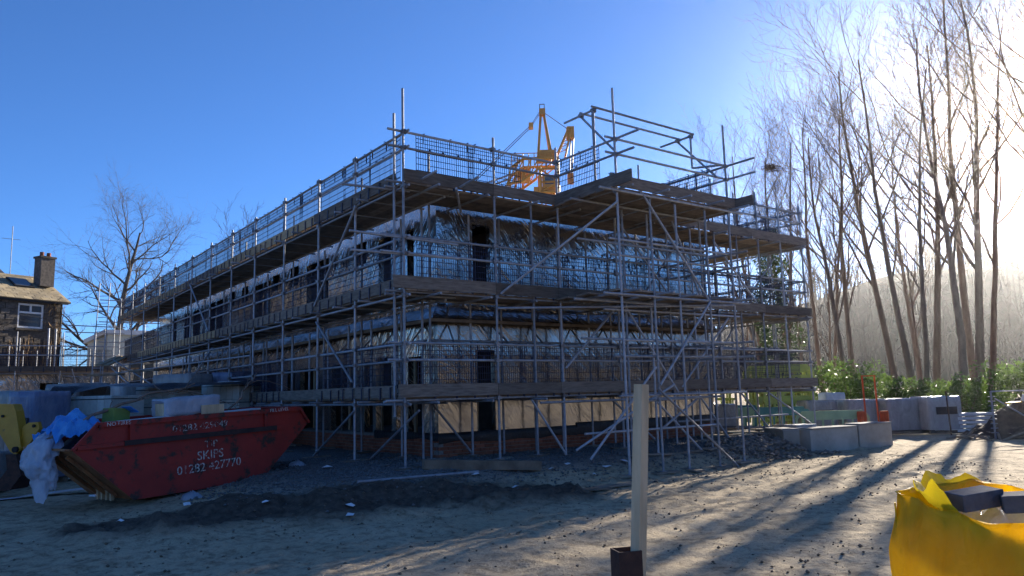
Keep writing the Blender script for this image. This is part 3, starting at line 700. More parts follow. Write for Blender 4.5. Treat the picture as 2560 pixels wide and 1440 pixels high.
# taller grey block of the same wing beyond the scaffold end
wing2 = thing('block_wall_building', 'grey block building with a pale roof edge beyond the end of the long scaffold', 'building', W(2.0, 34, 0), BROT)
ubox('wall', .2, 9.5, 33, 40, -.4, 4.9, MT['block'], wing2); ubox('roof_edge', .0, 9.7, 32.8, 40.2, 4.902, 5.15, MT['white'], wing2)
ubox('window', 1.3, 2.5, 32.93, 32.99, 1.6, 3.6, MT['glass'], wing2)
ws = thing('scaffold', 'low single lift scaffold in front of the foil clad wing below the stone house', 'scaffold', W(-3, VW, 0), BROT)
wd = 2.82
for i, u in enumerate((-7.3, -6.1, -4.1, -2.35, -1.0)):
    std(u, VW, 4.25 if i % 2 else 4.6, 0.0, False, ws); std(u + .2, VW + 1.2, 4.7 if i % 2 else 4.4, 0.0, False, ws)
for z in (wd - .1, wd + 1.15, wd + .72): rail('ledger' if z < wd else 'guard_rail', (-8, VW + .04, z), (.4, VW + .04, z), ws)
rail('ledger', (-8, VW + 1.2, wd - .1), (.4, VW + 1.2, wd - .1), ws); rail('guard_rail', (-8, VW + 1.25, wd + .8), (.4, VW + 1.25, wd + .8), ws)
for j in range(5):
    for a, b in run(-8, .2, 3.9): ubox('deck_board', a, b - .01, VW + j * .228, VW + j * .228 + .222, wd - .04, wd - .002, MT['board'], ws)
for a, b in run(-8, .2, 3.9): ubox('toe_board', a, b - .01, VW - .06, VW - .022, wd, wd + .22, MT['toe'], ws)
for i in range(6): guard(-7.4 + i * 1.3, VW + .1, wd + .06, 'u', ws)
for i in range(14): rail('upright', (-7.6 + i * .55, VW + 1.25, wd), (-7.6 + i * .55, VW + 1.25, wd + 1.0 + .3 * random.random()), ws)
for a, b in (((-1.9, VW - .2, 2.9), (-1.3, VW - .2, .8)), ((-1.2, VW - .4, 2.5), (-2.2, VW + .2, 2.6)), ((-2.2, VW, 4.95), (.3, VW, 4.9)), ((-2.2, VW + .2, 4.65), (.3, VW + .2, 4.62))): rail('brace', a, b, ws)
for u in (-.9, -.5, -.1): rail('upright', (u, VW + .5, 2.8), (u, VW + .5, 5.2 + random.uniform(-.4, .2)), ws)
# stepping platform boards and long tubes between the two scaffolds
for a, b in (((-2.0, 20.2, 2.72), (-.2, 26.8, 3.42)), ((-1.75, 20.2, 2.70), (.05, 26.8, 3.40))):
    P, Q = W(*a), W(*b); d = (Q - P); rt = d.to_track_quat('Y', 'Z').to_matrix()
    box('gangway_board', (P + Q) / 2, (.23, d.length, .045), MT['newtoe'], sc, rt)
for a, b in (((-1.4, 21, 2.66), (-.3, 9.4, 2.75)), ((-1.4, 21.2, 2.42), (-.2, 8.0, 2.42)), ((-1.2, 22, 3.0), (-.6, 12, 1.0)), ((-1.9, 20.2, 2.7), (-1.9, 20.2, -.1)), ((-.9, 23, 2.9), (-.9, 23, 0)), ((-1.5, 20.4, 2.6), (-.8, 15.2, .9))): rail('brace', a, b)
lad = thing('ladder', 'tall aluminium ladder standing up past the end of the long scaffold', 'ladder', (-16.55, 30.0, 0))
for x in (-16.66, -16.24): tube('stile', (x - .02, 29.8, .0), (x, 30.2, 6.1), .022, MT['steel'], lad, 6)
for i in range(20): tube('rung', (-16.65, 29.82 + .02 * i, .35 + .29 * i), (-16.25, 29.82 + .02 * i, .35 + .29 * i), .013, MT['steel'], lad, 6)

# ------------------------------------------------------------------ stone house at the left
HD = Vector((math.sin(R(28)), math.cos(R(28)), 0)); HNn = Vector((math.cos(R(28)), -math.sin(R(28)), 0))   # wall direction / outward normal
HC = Vector((-22.8, 38.0, 0))                                            # far right-hand corner of the front wall
HR = Matrix((HD, -HNn, Vector((0, 0, 1)))).transposed()                    # x along wall, y into the house
def HW(s, d, z): return HC + HD * s - HNn * d + Vector((0, 0, z))
house = thing('stone_house', 'old dark stone house with mossy slate roof, skylights and a chimney', 'house', HC)
HL, HDEP, HE, HRISE = 12.0, 4.6, 6.45, 1.35
mb = MB(); win = (-2.15, -.92, 5.0, 6.2)
for s0, s1, z0, z1 in ((-HL, win[0], -1, HE), (win[1], 0, -1, HE), (win[0], win[1], -1, win[2]), (win[0], win[1], win[3], HE)): mb.box(HW((s0 + s1) / 2, .2, (z0 + z1) / 2), (s1 - s0, .4, z1 - z0), HR)
mb.box(HW(-.2, HDEP / 2 + .2, HE / 2 - .5), (.4, HDEP - .42, HE + 1), HR); mb.box(HW(-HL / 2, HDEP, HE / 2 - .5), (HL, .4, HE + 1), HR)
mb.prism([(0.0, HE), (HDEP, HE), (HDEP / 2, HE + HRISE)], HW(-.4, .0, 0), -HNn, Vector((0, 0, 1)), HD, .38)
mb.build('wall', MT['stone'], house)
for row in range(12):                                                    # courses of stone on the visible end of the wall
    for i in range(9):
        s1 = -.02 - i * .46 - (.23 if row % 2 else 0); z0 = 3.2 + row * .27
        w_ = .42 + random.uniform(-.06, .03)
        if s1 - w_ < win[1] + .1 and s1 > win[0] - .1 and z0 + .25 > win[2] - .2: continue
        box('stone', HW(s1 - w_ / 2, -.012, z0 + .12), (w_, .05, .245), MT['stone'], house, HR, .04)
pitch = math.atan2(HRISE, HDEP / 2)
def roof_slab(side):
    L = math.hypot(HRISE + .1, HDEP / 2 + .25)
    mid = HW(-HL / 2 + .12, HDEP / 4 - .12 if side > 0 else HDEP * .75 + .12, HE + HRISE / 2 - .02)
    return mid, HR @ Euler((pitch * side, 0, 0)).to_matrix(), L
mid, rt, L = roof_slab(1); roof = box('roof', mid, (HL + .3, L, .10), MT['slate'], house, rt)
mid2, rt2, L2 = roof_slab(-1); box('roof', mid2, (HL + .3, L2, .10), MT['darkslate'], house, rt2)
for row in range(13):
    for i in range(12):
        y = -L / 2 + (row + .5) * L / 13; x = HL / 2 - .05 - (i + .5 * (row % 2)) * .42
        box('slate', mid + rt @ Vector((x - .2, y, .062 + random.uniform(-.004, .008))), (.40, L / 13 + .05, .018), MT['slate'], house, rt @ Euler((R(2), 0, 0)).to_matrix())
# second, higher dark roof behind with skylight
m3 = HW(-HL / 2 - .9, HDEP / 2 + 1.2, HE + HRISE + .42); box('upper_roof', m3, (HL - .6, 2.6, .1), MT['darkslate'], house, rt)
def skylight(c, w, h, r3, par):
    f = box('skylight', c, (w, h, .07), MT['dark'], par, r3); box('pane', c + r3 @ Vector((0, 0, .04)), (w - .12, h - .12, .012), MT['glass'], f, r3)
skylight(mid + rt @ Vector((HL / 2 - 1.55, .35, .12)), .95, 1.0, rt, house); skylight(m3 + rt @ Vector((HL / 2 - 2.1, 0, .12)), 1.0, 1.2, rt, house)
ch = box('chimney', HW(-.35, HDEP / 2 - 1.15, HE + HRISE + .2), (.7, .6, 1.45), MT['stone'], house, HR)
box('chimney_cap', HW(-.35, HDEP / 2 - 1.15, HE + HRISE + .97), (.8, .7, .1), MT['stone'], ch, HR)
for dx in (-.25, .25): tube('chimney_pot', HW(-.35 + dx * .7, HDEP / 2 - 1.15, HE + HRISE + 1.02), HW(-.35 + dx * .7, HDEP / 2 - 1.15, HE + HRISE + 1.25), .10, MT['brick'], ch, 8)
tube('aerial', HW(-1.4, HDEP / 2, HE + HRISE), HW(-1.4, HDEP / 2, HE + HRISE + 2.6), .02, MT['cable'], house, 5)
tube('aerial', HW(-1.9, HDEP / 2, HE + HRISE + 1.9), HW(-1.0, HDEP / 2, HE + HRISE + 1.95), .012, MT['cable'], house, 5)
wf = MB(); s0, s1, z0, z1 = win; m = (s0 + s1) / 2; t = .09
for a, b, c, d in ((s0, s1, z0, z0 + t), (s0, s1, z1 - t, z1), (s0, s0 + t, z0 + t, z1 - t), (s1 - t, s1, z0 + t, z1 - t), (s0 + t, s1 - t, z1 - .48, z1 - .39), (m - t / 2, m + t / 2, z1 - .39, z1 - t)):
    wf.box(HW((a + b) / 2, .08, (c + d) / 2), (b - a, .08, d - c), HR)
wfo = wf.build('window_frame', MT['upvc'], house, fix=False)
box('pane', HW(m, .1, (z0 + z1) / 2), (s1 - s0 - .1, .01, z1 - z0 - .1), MT['glass'], wfo, HR); 
box('window_sill', HW(m, -.03, z0 - .06), (s1 - s0 + .2, .16, .1), MT['stone'], house, HR)
box('gutter', HW(-HL / 2, -.18, HE - .12), (HL + .3, .12, .1), MT['dark'], house, HR); tube('downpipe', HW(-.12, -.1, HE - .1), HW(-.12, -.1, 0), .04, MT['dark'], house, 6)
for s in (-.95, -.6): tube('pole', HW(s, -.6, 0), HW(s, -.55, 5.0), .05, MT['steel'], house, 6)
cr = MB()
for i in range(150):
    s = -2.6 + 2.4 * random.random(); z = 2.2 + 1.7 * random.random(); p = HW(s, -.06 - .2 * random.random(), z); q = p + Vector((random.uniform(-.3, .3), random.uniform(-.1, .1), random.uniform(.3, .9))); cr.bar(p, q, .014, 3)
for i in range(70):
    s = -.9 + .9 * random.random(); z = 4.2 + 2.2 * random.random(); p = HW(s, -.06 - .15 * random.random(), z); q = p + Vector((random.uniform(-.5, .5), random.uniform(-.1, .1), random.uniform(-.5, .4))); cr.bar(p, q, .012, 3)
tag(cr.build('creeper', MT['creeper'], fix=False), 'dry brown creeper stems clinging to the stone house wall', 'creeper')

# ------------------------------------------------------------------ crane beyond the roof
cr = thing('crane', 'yellow luffing crane with triangular mast head seen above the roof guards', 'crane', (2.0, 50, 0))
CY = MT['crane']
def ct(n, p, q, r, m=CY, k=6): return tube(n, p, q, r, m, cr, k)
for x in (1.4, 3.0):
    for y in (49.4, 51.0): ct('tower_leg', (x, y, -.4), (x, y, 14.6), .09)
for i in range(9):
    z = .2 + i * 1.6
    for y in (49.4, 51): ct('tower_brace', (1.4, y, z), (3.0, y, z + 1.6), .05)
    for x in (1.4, 3.0): ct('tower_brace', (x, 49.4, z), (x, 51.0, z + 1.6), .05)
for y in (49.2, 51.2):
    ch_ = [(-.2, 15.1), (.9, 15.3), (1.9, 16.0)], [(.1, 16.2), (1.0, 16.85), (3.4, 16.85)]
    for c_ in ch_:
        for a, b in zip(c_, c_[1:]): ct('deck_chord', (a[0], y, a[1]), (b[0], y, b[1]), .10)
    lo_ = [(-.1, 15.12), (.35, 15.2), (.9, 15.3), (1.4, 15.65), (1.9, 16.0), (2.5, 16.2), (3.2, 16.2)]; hi_ = [(.1, 16.2), (.55, 16.5), (1.0, 16.85), (1.5, 16.85), (2.0, 16.85), (2.6, 16.85), (3.3, 16.85)]
    for a, b, b2 in zip(lo_, hi_, hi_[1:] + hi_[-1:]): ct('deck_lacing', (a[0], y, a[1]), (b[0], y, b[1]), .055); ct('deck_lacing', (a[0], y, a[1]), (b2[0], y, b2[1]), .045)
for x, z0_, z1_ in ((2.1, 14.5, 16.2), (3.3, 14.5, 16.9), (2.1, 14.5, 14.5)):
    for y in (49.2, 51.2): ct('slew_post', (x, y, z0_), (x, y, z1_ + .01), .10)
for z_ in (14.5, 15.2, 16.1):
    for y in (49.2, 51.2): ct('slew_beam', (2.1, y, z_), (3.3, y, z_), .08)
ct('slew_brace', (2.1, 49.2, 14.5), (3.3, 49.2, 15.2), .06); ct('slew_brace', (2.1, 49.2, 16.1), (3.3, 49.2, 15.2), .06)
box('slew_ring', (2.4, 50.2, 14.75), (1.5, 1.7, .35), CY, cr); box('cab', (2.7, 49.6, 15.25), (.9, .8, .9), CY, cr, None, .05); box('machine_house', (1.0, 50.3, 15.95), (.9, 1.3, .7), CY, cr, None, .04)
box('cab_window', (2.7, 49.19, 15.3), (.6, .02, .5), MT['glass'], cr)
for i in range(9): ct('handrail_post', (.2 + i * .38, 49.15, 16.3), (.2 + i * .38, 49.15, 17.2), .03)
for zz in (16.75, 17.2): ct('handrail', (.2, 49.15, zz), (3.3, 49.15, zz), .03)
box('winch', (2.6, 50.0, 17.2), (1.1, 1.2, .6), CY, cr)
for y in (49.4, 50.6):
    ct('mast_leg', (2.0, y, 16.9), (2.30, 50, 20.25), .095); ct('mast_leg', (2.95, y, 16.9), (2.5, 50, 20.25), .095)
box('mast_head', (2.4, 50, 20.35), (.42, .5, .45), CY, cr); ct('mast_brace', (2.05, 49.5, 17.5), (2.88, 49.5, 17.45), .03)
mh = MB(); mh.box((2.24, 50, 20.75), (.05, .05, .4)); mh.box((2.56, 50, 20.75), (.05, .05, .4)); mh.box((2.4, 50, 20.95), (.37, .05, .05)); mh.build('mast_rail', MT['cable'], cr)
for dy in (-.25, .25): ct('pendant_rope', (2.2, 50 + dy, 20.3), (1.6, 50 + dy, 19.4), .022, MT['cable'], 4); ct('pendant_rope', (1.6, 50 + dy, 19.4), (-2.4, 50 + dy * 1.2, 15.6), .026, MT['cable'], 4)
box('pulley_block', (1.6, 50, 19.4), (.3, .6, .32), CY, cr)
ct('pendant_rope', (2.6, 50, 20.3), (4.2, 50, 19.05), .026, MT['cable'], 4)
# lattice jib foot
J = [((3.35, 17.3), (4.15, 19.1)), ((3.9, 17.2), (4.35, 19.1))]
for y in (49.5, 50.5):
    for a, b in J: ct('jib_chord', (a[0], y, a[1]), (b[0], 50 + (y - 50) * .6, b[1]), .07)
for i in range(5):
    t0, t1 = i / 5, (i + .9) / 5
    a = Vector((3.35 + .8 * t0, 49.6, 17.3 + 1.8 * t0)); b = Vector((3.9 + .45 * t1, 49.6, 17.2 + 1.9 * t1)); ct('jib_lacing', a, b, .025)
    ct('jib_lacing', b, Vector((3.35 + .8 * t1, 49.6, 17.3 + 1.8 * t1)), .022)
box('jib_head', (4.28, 50, 18.8), (.5, .7, .8), CY, cr); ct('hoist_rope', (4.3, 50, 18.5), (4.15, 50, 16.0), .05, MT['cable'], 4); ct('hoist_rope', (4.5, 50, 18.5), (4.3, 50, 16.0), .05, MT['cable'], 4)
box('hook_block', (4.2, 50, 15.6), (.4, .4, .7), CY, cr)
for y in (49.5, 50.5):
    for dz_ in (0, .7): ct('lowered_jib', (.2, y, 15.2 + dz_), (-7.5, y, 12.6 + dz_), .06, MT['steel'])
for i in range(14): ct('jib_lacing', (.2 - i * .55, 49.5, 15.2 - i * .186), (-.35 - i * .55, 49.5, 15.7 - i * .186), .03, MT['steel'])

# ------------------------------------------------------------------ bare trees
class Chains:
    def __init__(s): s.v = []; s.f = []; s.n = 0
    def add(s, pts, rad, k):
        pts = np.asarray(pts, float); n = len(pts); d = pts[-1] - pts[0]; d /= np.linalg.norm(d) + 1e-9
        a = np.cross(d, (0.31, .77, .55)); a /= np.linalg.norm(a) + 1e-9; b = np.cross(d, a)
        th = np.arange(k) * 2 * np.pi / k
        ring = np.cos(th)[:, None] * a + np.sin(th)[:, None] * b
        s.v.append((pts[:, None, :] + np.asarray(rad)[:, None, None] * ring[None]).reshape(-1, 3))
        i = np.arange(n - 1)[:, None] * k; j = np.arange(k)[None]; j2 = (j + 1) % k
        s.f.append((np.stack([i + j, i + j2, i + k + j2, i + k + j], -1)).reshape(-1, 4) + s.n); s.n += n * k
    def mesh(s, name): return mesh_np(name, np.concatenate(s.v), np.concatenate(s.f), True)
def unit(v): return v / (np.linalg.norm(v) + 1e-9)
def grow_tree(seed, H, r0, style):
    """style: dict(trunk_frac, limbs, spread, up, lv) -> (trunk mesh, crown mesh, tips)"""
    r = np.random.default_rng(seed); tr, cr = Chains(), Chains(); tips = []
    def branch(p, d, L, rad, lv, out, k, nseg, wig, up):
        rmin = style.get('rmin', (.006, .0055, .0048, .004, .0035))[lv]; pts, rs = [p], [rad]; q = p
        for i in range(nseg):
            d = unit(d + r.normal(0, wig, 3) + np.array([0, 0, up])); q = q + d * L / nseg
            pts.append(q); rs.append(max(rad * (1 - .82 * (i + 1) / nseg), rmin))
        out.add(pts, rs, k); return np.array(pts), np.array(rs)
    def fork(pts, rs, lv, L):
        if lv > style['lv']: return
        n = style['n'][lv - 1]
        for i in range(n):
            t = (style['t0'][lv - 1] + (1 - style['t0'][lv - 1]) * (i + r.random()) / n) * (len(pts) - 1)
            a = min(int(t), len(pts) - 2); f = t - a; p = pts[a] * (1 - f) + pts[a + 1] * f; rad = (rs[a] * (1 - f) + rs[a + 1] * f) * style['rr'][lv - 1]
            ax = unit(pts[a + 1] - pts[a]); s = unit(np.cross(ax, r.normal(0, 1, 3)))
            ang = style['ang'][lv - 1] * (.75 + .5 * r.random()); d = ax * math.cos(ang) + s * math.sin(ang)
            l = L * style['lr'][lv - 1] * (.6 + .7 * r.random()) * (1 - .45 * t / (len(pts) - 1) if lv == 1 else 1)
            P2, R2_ = branch(p, d, l, max(rad, .008 - .001 * lv), lv, cr, (6, 4, 3, 3, 3)[lv - 1], (7, 5, 4, 3, 2)[lv - 1], style['wig'], style['up'])
            if lv == style['lv']: tips.append(P2[-1])
            fork(P2, R2_, lv + 1, l)
    for (dx, dy, hh, rr_) in style['stems']:
        p, rs = branch(np.array([dx * .3, dy * .3, -.4]), unit(np.array([dx, dy, 3.0 if (dx or dy) else 30.])), H * hh + .4, r0 * rr_, 0, tr, 9, 14, .035, .05)
        fork(p, rs, 1, H * hh)
    return tr.mesh('trunk'), cr.mesh('crown'), np.array(tips)
tall = dict(lv=4, n=(16, 6, 5, 3), t0=(.33, .22, .15, .1), rr=(.5, .6, .6, .7), ang=(.62, .6, .65, .7), lr=(.42, .5, .5, .5), wig=.10, up=.10, stems=[(0, 0, 1, 1)])
fork2 = dict(tall, stems=[(.35, .1, 1, 1), (-.45, -.1, .92, .8)], n=(10, 6, 5, 3)); fork3 = dict(tall, stems=[(.5, .2, .95, .8), (-.5, .1, 1, .9), (.05, -.5, .85, .7)], n=(9, 6, 5, 3))
broad = dict(lv=4, n=(20, 9, 6, 4), t0=(.22, .25, .15, .1), rr=(.62, .6, .6, .7), ang=(1.0, .7, .7, .8), lr=(.52, .5, .5, .5), wig=.16, up=.05, stems=[(0, 0, 1, 1)])
thin = dict(tall, n=(12, 4, 4, 3), lr=(.38, .5, .5, .5))
TREES = {}
for nm, sd_, H, r0, st in (('a', 1, 16, .17, tall), ('b', 2, 17, .165, fork2), ('c', 3, 18, .185, tall), ('d', 4, 15, .16, fork3), ('e', 5, 9, .085, thin), ('oak', 8, 13.5, .34, broad)):
    TREES[nm] = grow_tree(sd_, H, r0, st)
def plant(kind, x, y, s, rot, label, group, bk='bark'):
    z = gz(x, y); t = thing('bare_tree', label, 'tree', (x, y, z), Euler((0, 0, rot)).to_matrix(), group)
    m = Matrix.Translation((x, y, z)) @ Euler((0, 0, rot)).to_matrix().to_4x4() @ Matrix.Diagonal((s, s, s, 1))
    tr_, cr_, tips = TREES[kind]
    obj('trunk', tr_, MT[bk], t, m); obj('crown', cr_, MT[bk], t, m)
    return t, m, tips
row = 'tall bare trees beyond the right-hand side of the site'
RL = ['tall slender bare tree in the row behind the green bushes', 'tall bare tree forking low into leaders behind the green bushes', 'small thin bare tree under the tall row behind the bushes']
for kind, x, y, s, rot, li in (('a', 15.3, 35, .84, .3, 0), ('b', 17.4, 33, .97, 1.4, 1), ('c', 19.2, 32.5, 1.0, 2.2, 0), ('a', 21.0, 34.5, 1.25, 3.7, 0), ('d', 24.0, 32.0, 1.3, .9, 1), ('c', 25.4, 33.5, 1.2, 5.1, 0),
                               ('b', 28.0, 31, 1.3, 4.0, 1), ('c', 32.5, 30, 1.15, 3.0, 0), ('b', 23.0, 37.5, 1.25, 2.6, 1), ('c', 18.2, 36, .95, 4.0, 0), ('a', 14.6, 40, .85, 1.0, 0), ('c', 27.0, 37, 1.1, .6, 0),
                               ('b', 18.0, 44, .95, 2.5, 1), ('a', 24, 45, .95, 1.2, 0),
                               ('a', 16.5, 37, .92, 2.0, 0), ('c', 20.3, 37, 1.05, 1.1, 0), ('e', 14.0, 37, 1.0, .5, 2), ('e', 16.2, 39, .95, 2.5, 2), ('e', 13.0, 42, 1.05, 4.0, 2), ('e', 20.2, 38, 1.0, 1.0, 2), ('e', 9.4, 42, 1.3, 3.3, 2)):
    plant(kind, x, y, s, rot, RL[li], row + ('' if li == 0 else ', forked' if li == 1 else ', small'))
def leaves(name, pts, size, mat, parent, nrm=None, seed=1):
    r = np.random.default_rng(seed); n = len(pts); a = r.normal(0, 1, (n, 3)); a /= np.linalg.norm(a, axis=1)[:, None]
    b = np.cross(a, r.normal(0, 1, (n, 3))); b /= np.linalg.norm(b, axis=1)[:, None]; s = size * (.6 + .8 * r.random(n))[:, None]
    c = np.cross(a, b) * s * .12
    V = np.stack([pts + a * s * .5, pts + b * s * .24 + c, pts - a * s * .5, pts - b * s * .24 + c], 1).reshape(-1, 3)
    return obj(name, mesh_np(name, V, np.arange(4 * n).reshape(-1, 4)), mat, parent)
# ivy-clad tree beside the scaffold end, with a nest
t, m, tips = plant('d', 11.6, 33.5, .86, 5.2, 'bare tree with dark ivy up its trunk next to the scaffold end', None)
r_ = np.random.default_rng(5); n = 9000; th = r_.random(n) * 6.283; zz = 8.5 * r_.random(n) ** 1.2; rad = (.35 + .55 * np.clip(1 - np.abs(zz - 3.5) / 6, 0, 1)) * (.5 + .7 * r_.random(n)) * (1 + .35 * np.sin(zz * 2.3 + th))
leaves('ivy', np.stack([11.6 + rad * np.cos(th), 33.5 + rad * np.sin(th), zz - .2], -1), .13, MT['ivy'], t, seed=6)
nb_ = r_.normal(0, .13, (260, 3)) * (1, 1, .6); nest = MB()
for q in nb_: p = Vector((11.85, 33.2, 11.05)) + Vector(q); nest.bar(p, p + Vector(r_.normal(0, .12, 3) * (1, 1, .4)), .010, 3)
tag(nest.build('bird_nest', MT['bark'], fix=False), 'dark twig nest in the crown of the ivy clad tree', 'nest')
for kk, (x, y, z0) in enumerate(((16.0, 33, 9), (19, 32, 11), (21, 33, 12), (13, 34, 7))):          # few leaves still hanging
    pass
tl, m, tips = plant('oak', -24.9, 47, .90, 2.1, 'broad bare tree with spreading limbs behind the far end of the scaffold', None, 'barkgrey')
plant('e', -18.5, 52, 1.35, 1.1, 'slender bare tree half hidden behind the long scaffold guards', None, 'barkgrey')
# laurel bushes
def bush(x, y, rx, h, n, label, seed, mat='laurel', size=.15, group=None):
    r = np.random.default_rng(seed); z = gz(x, y); t = thing('laurel_bush' if mat == 'laurel' else 'shrub', label, 'bush', (x, y, z), None, group)
    nl = 26; cs = np.stack([r.normal(0, rx * .45, nl), r.normal(0, rx * .35, nl), h * (.25 + .6 * r.random(nl))], -1); rs = .22 * h * (.5 + r.random(nl))
    k = r.integers(0, nl, n); d = r.normal(0, 1, (n, 3)); d /= np.linalg.norm(d, axis=1)[:, None]
    p = cs[k] + d * (rs[k] * (.55 + .5 * r.random(n)))[:, None]; p[:, 2] = np.abs(p[:, 2]) + .02
    leaves('foliage', p + (x, y, z), size, MT[mat], t, seed=seed + 1)
    st = Chains()
    for i in range(16): c = cs[i]; st.add([(x + c[0] * .15, y + c[1] * .15, z - .1), (x + c[0] * .6, y + c[1] * .6, z + c[2] * .5), (x + c[0], y + c[1], z + c[2])], [.03, .022, .01], 4)
    obj('stem', st.mesh('stem'), MT['bark'], t)
bush(13.2, 30.0, 1.5, 2.6, 3600, 'green laurel bush rising behind the orange posts and grey wrapped packs', 41)
bush(15.6, 30.2, 1.6, 2.1, 3000, 'low green laurel bush between the tree trunks behind the wrapped packs', 42)
bush(19.6, 29.0, 1.8, 2.5, 3800, 'broad green laurel bush behind the dark debris heap', 43)
bush(22.6, 28.0, 1.8, 2.6, 3400, 'green laurel bush beyond the debris heap at the site edge', 44)
bush(11.4, 31.5, 1.1, 1.7, 1800, 'scrubby green bush at the foot of the ivy clad tree', 45)
bush(17.6, 31.5, 1.2, 1.6, 1500, 'thin leafy undergrowth at the foot of the tall trees', 46)
bush(17.2, 29.6, 1.7, 1.9, 2600, 'low laurel bush filling the gap before the slim trunks', 47); bush(24.6, 27.2, 2.0, 2.7, 3200, 'tall laurel bush at the outer end of the bush row', 48); bush(14.6, 32.5, 2.2, 2.0, 2400, 'wide scrubby undergrowth behind the laurel bushes', 49); bush(20.8, 33.0, 2.4, 1.8, 2400, 'wide low undergrowth among the tall trunks', 50)
# wooded hillside
hx = np.linspace(-20, 330, 90); hy = np.linspace(90, 330, 40); HX, HY = np.meshgrid(hx, hy)
ridge = 30 * sstep(20, 120, HX) * (1 - .25 * sstep(150, 330, HX))
HZ = -2 + (ridge + 4 * sstep(-20, 40, HX)) * sstep(95, 210, HY) + 2.2 * fbm(HX * .06, HY * .06, 4) * sstep(95, 150, HY)
hi = np.arange(HX.size).reshape(HX.shape); hf = np.stack([hi[:-1, :-1], hi[:-1, 1:], hi[1:, 1:], hi[1:, :-1]], -1).reshape(-1, 4)
tag(obj('hill', mesh_np('hill', np.stack([HX, HY, HZ], -1).reshape(-1, 3), hf, True), simple('winter_hillside', (.06, .045, .032), (.035, .034, .02), .95, 0, .25, .8, .8, 0, .1)), kind='structure')
hx = np.linspace(-330, 330, 80); hy = np.linspace(-58, -240, 24); HX, HY = np.meshgrid(hx, hy)  # unseen slope behind the camera, added to tint and darken the foil's reflections
HZ = -1.5 + 34 * sstep(-58, -170, HY) * (.7 + .5 * vnoise(HX * .012, HY * .0)) + 1.6 * fbm(HX * .08, HY * .08, 4) * sstep(-58, -90, HY)
hi = np.arange(HX.size).reshape(HX.shape); hf = np.stack([hi[:-1, :-1], hi[1:, :-1], hi[1:, 1:], hi[:-1, 1:]], -1).reshape(-1, 4)
tag(obj('hill', mesh_np('hill', np.stack([HX, HY, HZ], -1).reshape(-1, 3), hf, True), simple('unseen_reflection_slope', (.17, .115, .05), (.09, .065, .03), .95, 0, .25, .6, .5, 0, .1)), kind='structure')
hx = np.linspace(62, 330, 40); hy = np.linspace(-150, 84, 50); HX, HY = np.meshgrid(hx, hy)  # unseen slope out of view at the right, added to darken the lower foil's reflection
HZ = -1.5 + 24 * sstep(62, 170, HX) * (.8 + .4 * vnoise(HY * .015, HX * .0 + 7)) + 1.6 * fbm(HX * .08, HY * .08, 4) * sstep(62, 90, HX)
hi = np.arange(HX.size).reshape(HX.shape); hf = np.stack([hi[:-1, :-1], hi[:-1, 1:], hi[1:, 1:], hi[1:, :-1]], -1).reshape(-1, 4)
tag(obj('hill', mesh_np('hill', np.stack([HX, HY, HZ], -1).reshape(-1, 3), hf, True), bpy.data.materials['unseen_reflection_slope']), kind='structure')
r_ = np.random.default_rng(77); wood = Chains()
for i in range(1500):
    x, y = r_.uniform(15, 260), r_.uniform(96, 225); h_ = r_.uniform(6, 12)
    zz = -2 + (30 * float(sstep(20, 120, x)) * (1 - .25 * float(sstep(150, 330, x))) + 4) * float(sstep(95, 210, y))
    wood.add([(x, y, zz), (x + r_.normal(0, .3), y, zz + h_ * .6), (x + r_.normal(0, .7), y, zz + h_)], [.22, .14, .03], 3)
    for j in range(10):
        a = zz + h_ * r_.uniform(.35, .85); dx, dy = r_.normal(0, 1.3, 2); wood.add([(x, y, a), (x + dx, y + dy, a + r_.uniform(.8, 2.4))], [.07, .02], 3)
tag(obj('far_woodland', wood.mesh('far_woodland'), simple('far_bark', (.075, .055, .045), (.04, .032, .028), .95, 0, .5, .2, .05, 0, .05)), 'bare brown woodland covering the far hillside', 'woodland', kind='stuff')

# ------------------------------------------------------------------ red skip
SA = Vector((-6.0436, 12.2304, 0)); SA.z = gz(SA.x, SA.y) + .02; SA.z = -.24
hd_, pt_ = .673, .037
SX = Vector((math.sin(hd_) * math.cos(pt_), math.cos(hd_) * math.cos(pt_), math.sin(pt_))); SN = Vector((math.cos(hd_), -math.sin(hd_), 0)); SY = -SN; SZ = SX.cross(SY)
def SW(s_, w, z): return SA + SX * s_ + SY * w + SZ * z
SR = Matrix((SX, SY, SZ)).transposed(); SWD = 1.62
skip = thing('skip', 'battered red waste skip full of packaging standing in front of the scaffold', 'skip', SA)
prof = [(0, 0), (2.29, 0), (3.31, .93), (3.09, 1.25), (-.55, 1.25), (-.92, .87)]
for w in (0, SWD - .01):
    mb = MB(); mb.prism(prof, SW(0, w, 0), SX, SZ, SY, .012 if w == 0 else -.012); mb.build('side_panel', MT['red'], skip)
def plate(name, a, b, w0, w1, t, mat):
    (s0, z0), (s1, z1) = a, b; d = Vector((s1 - s0, 0, z1 - z0)); L = d.length; ang = -math.atan2(d.z, d.x)
    return box(name, SW((s0 + s1) / 2, (w0 + w1) / 2, (z0 + z1) / 2), (L, w1 - w0, t), mat, skip, SR @ Euler((0, ang, 0)).to_matrix())
plate('floor', (0, .02), (2.29, .02), .014, SWD - .024, .02, MT['redrust'])
plate('end_plate', (0, .012), (-.92, .87), .014, SWD - .024, .018, MT['redrust']); plate('end_plate', (2.29, .012), (3.31, .93), .014, SWD - .024, .018, MT['red'])
plate('end_lip', (-.90, .87), (-1.02, .885), -.01, SWD, .03, MT['redrust']); plate('end_lip', (3.30, .93), (3.09, 1.25), .014, SWD - .024, .016, MT['red'])
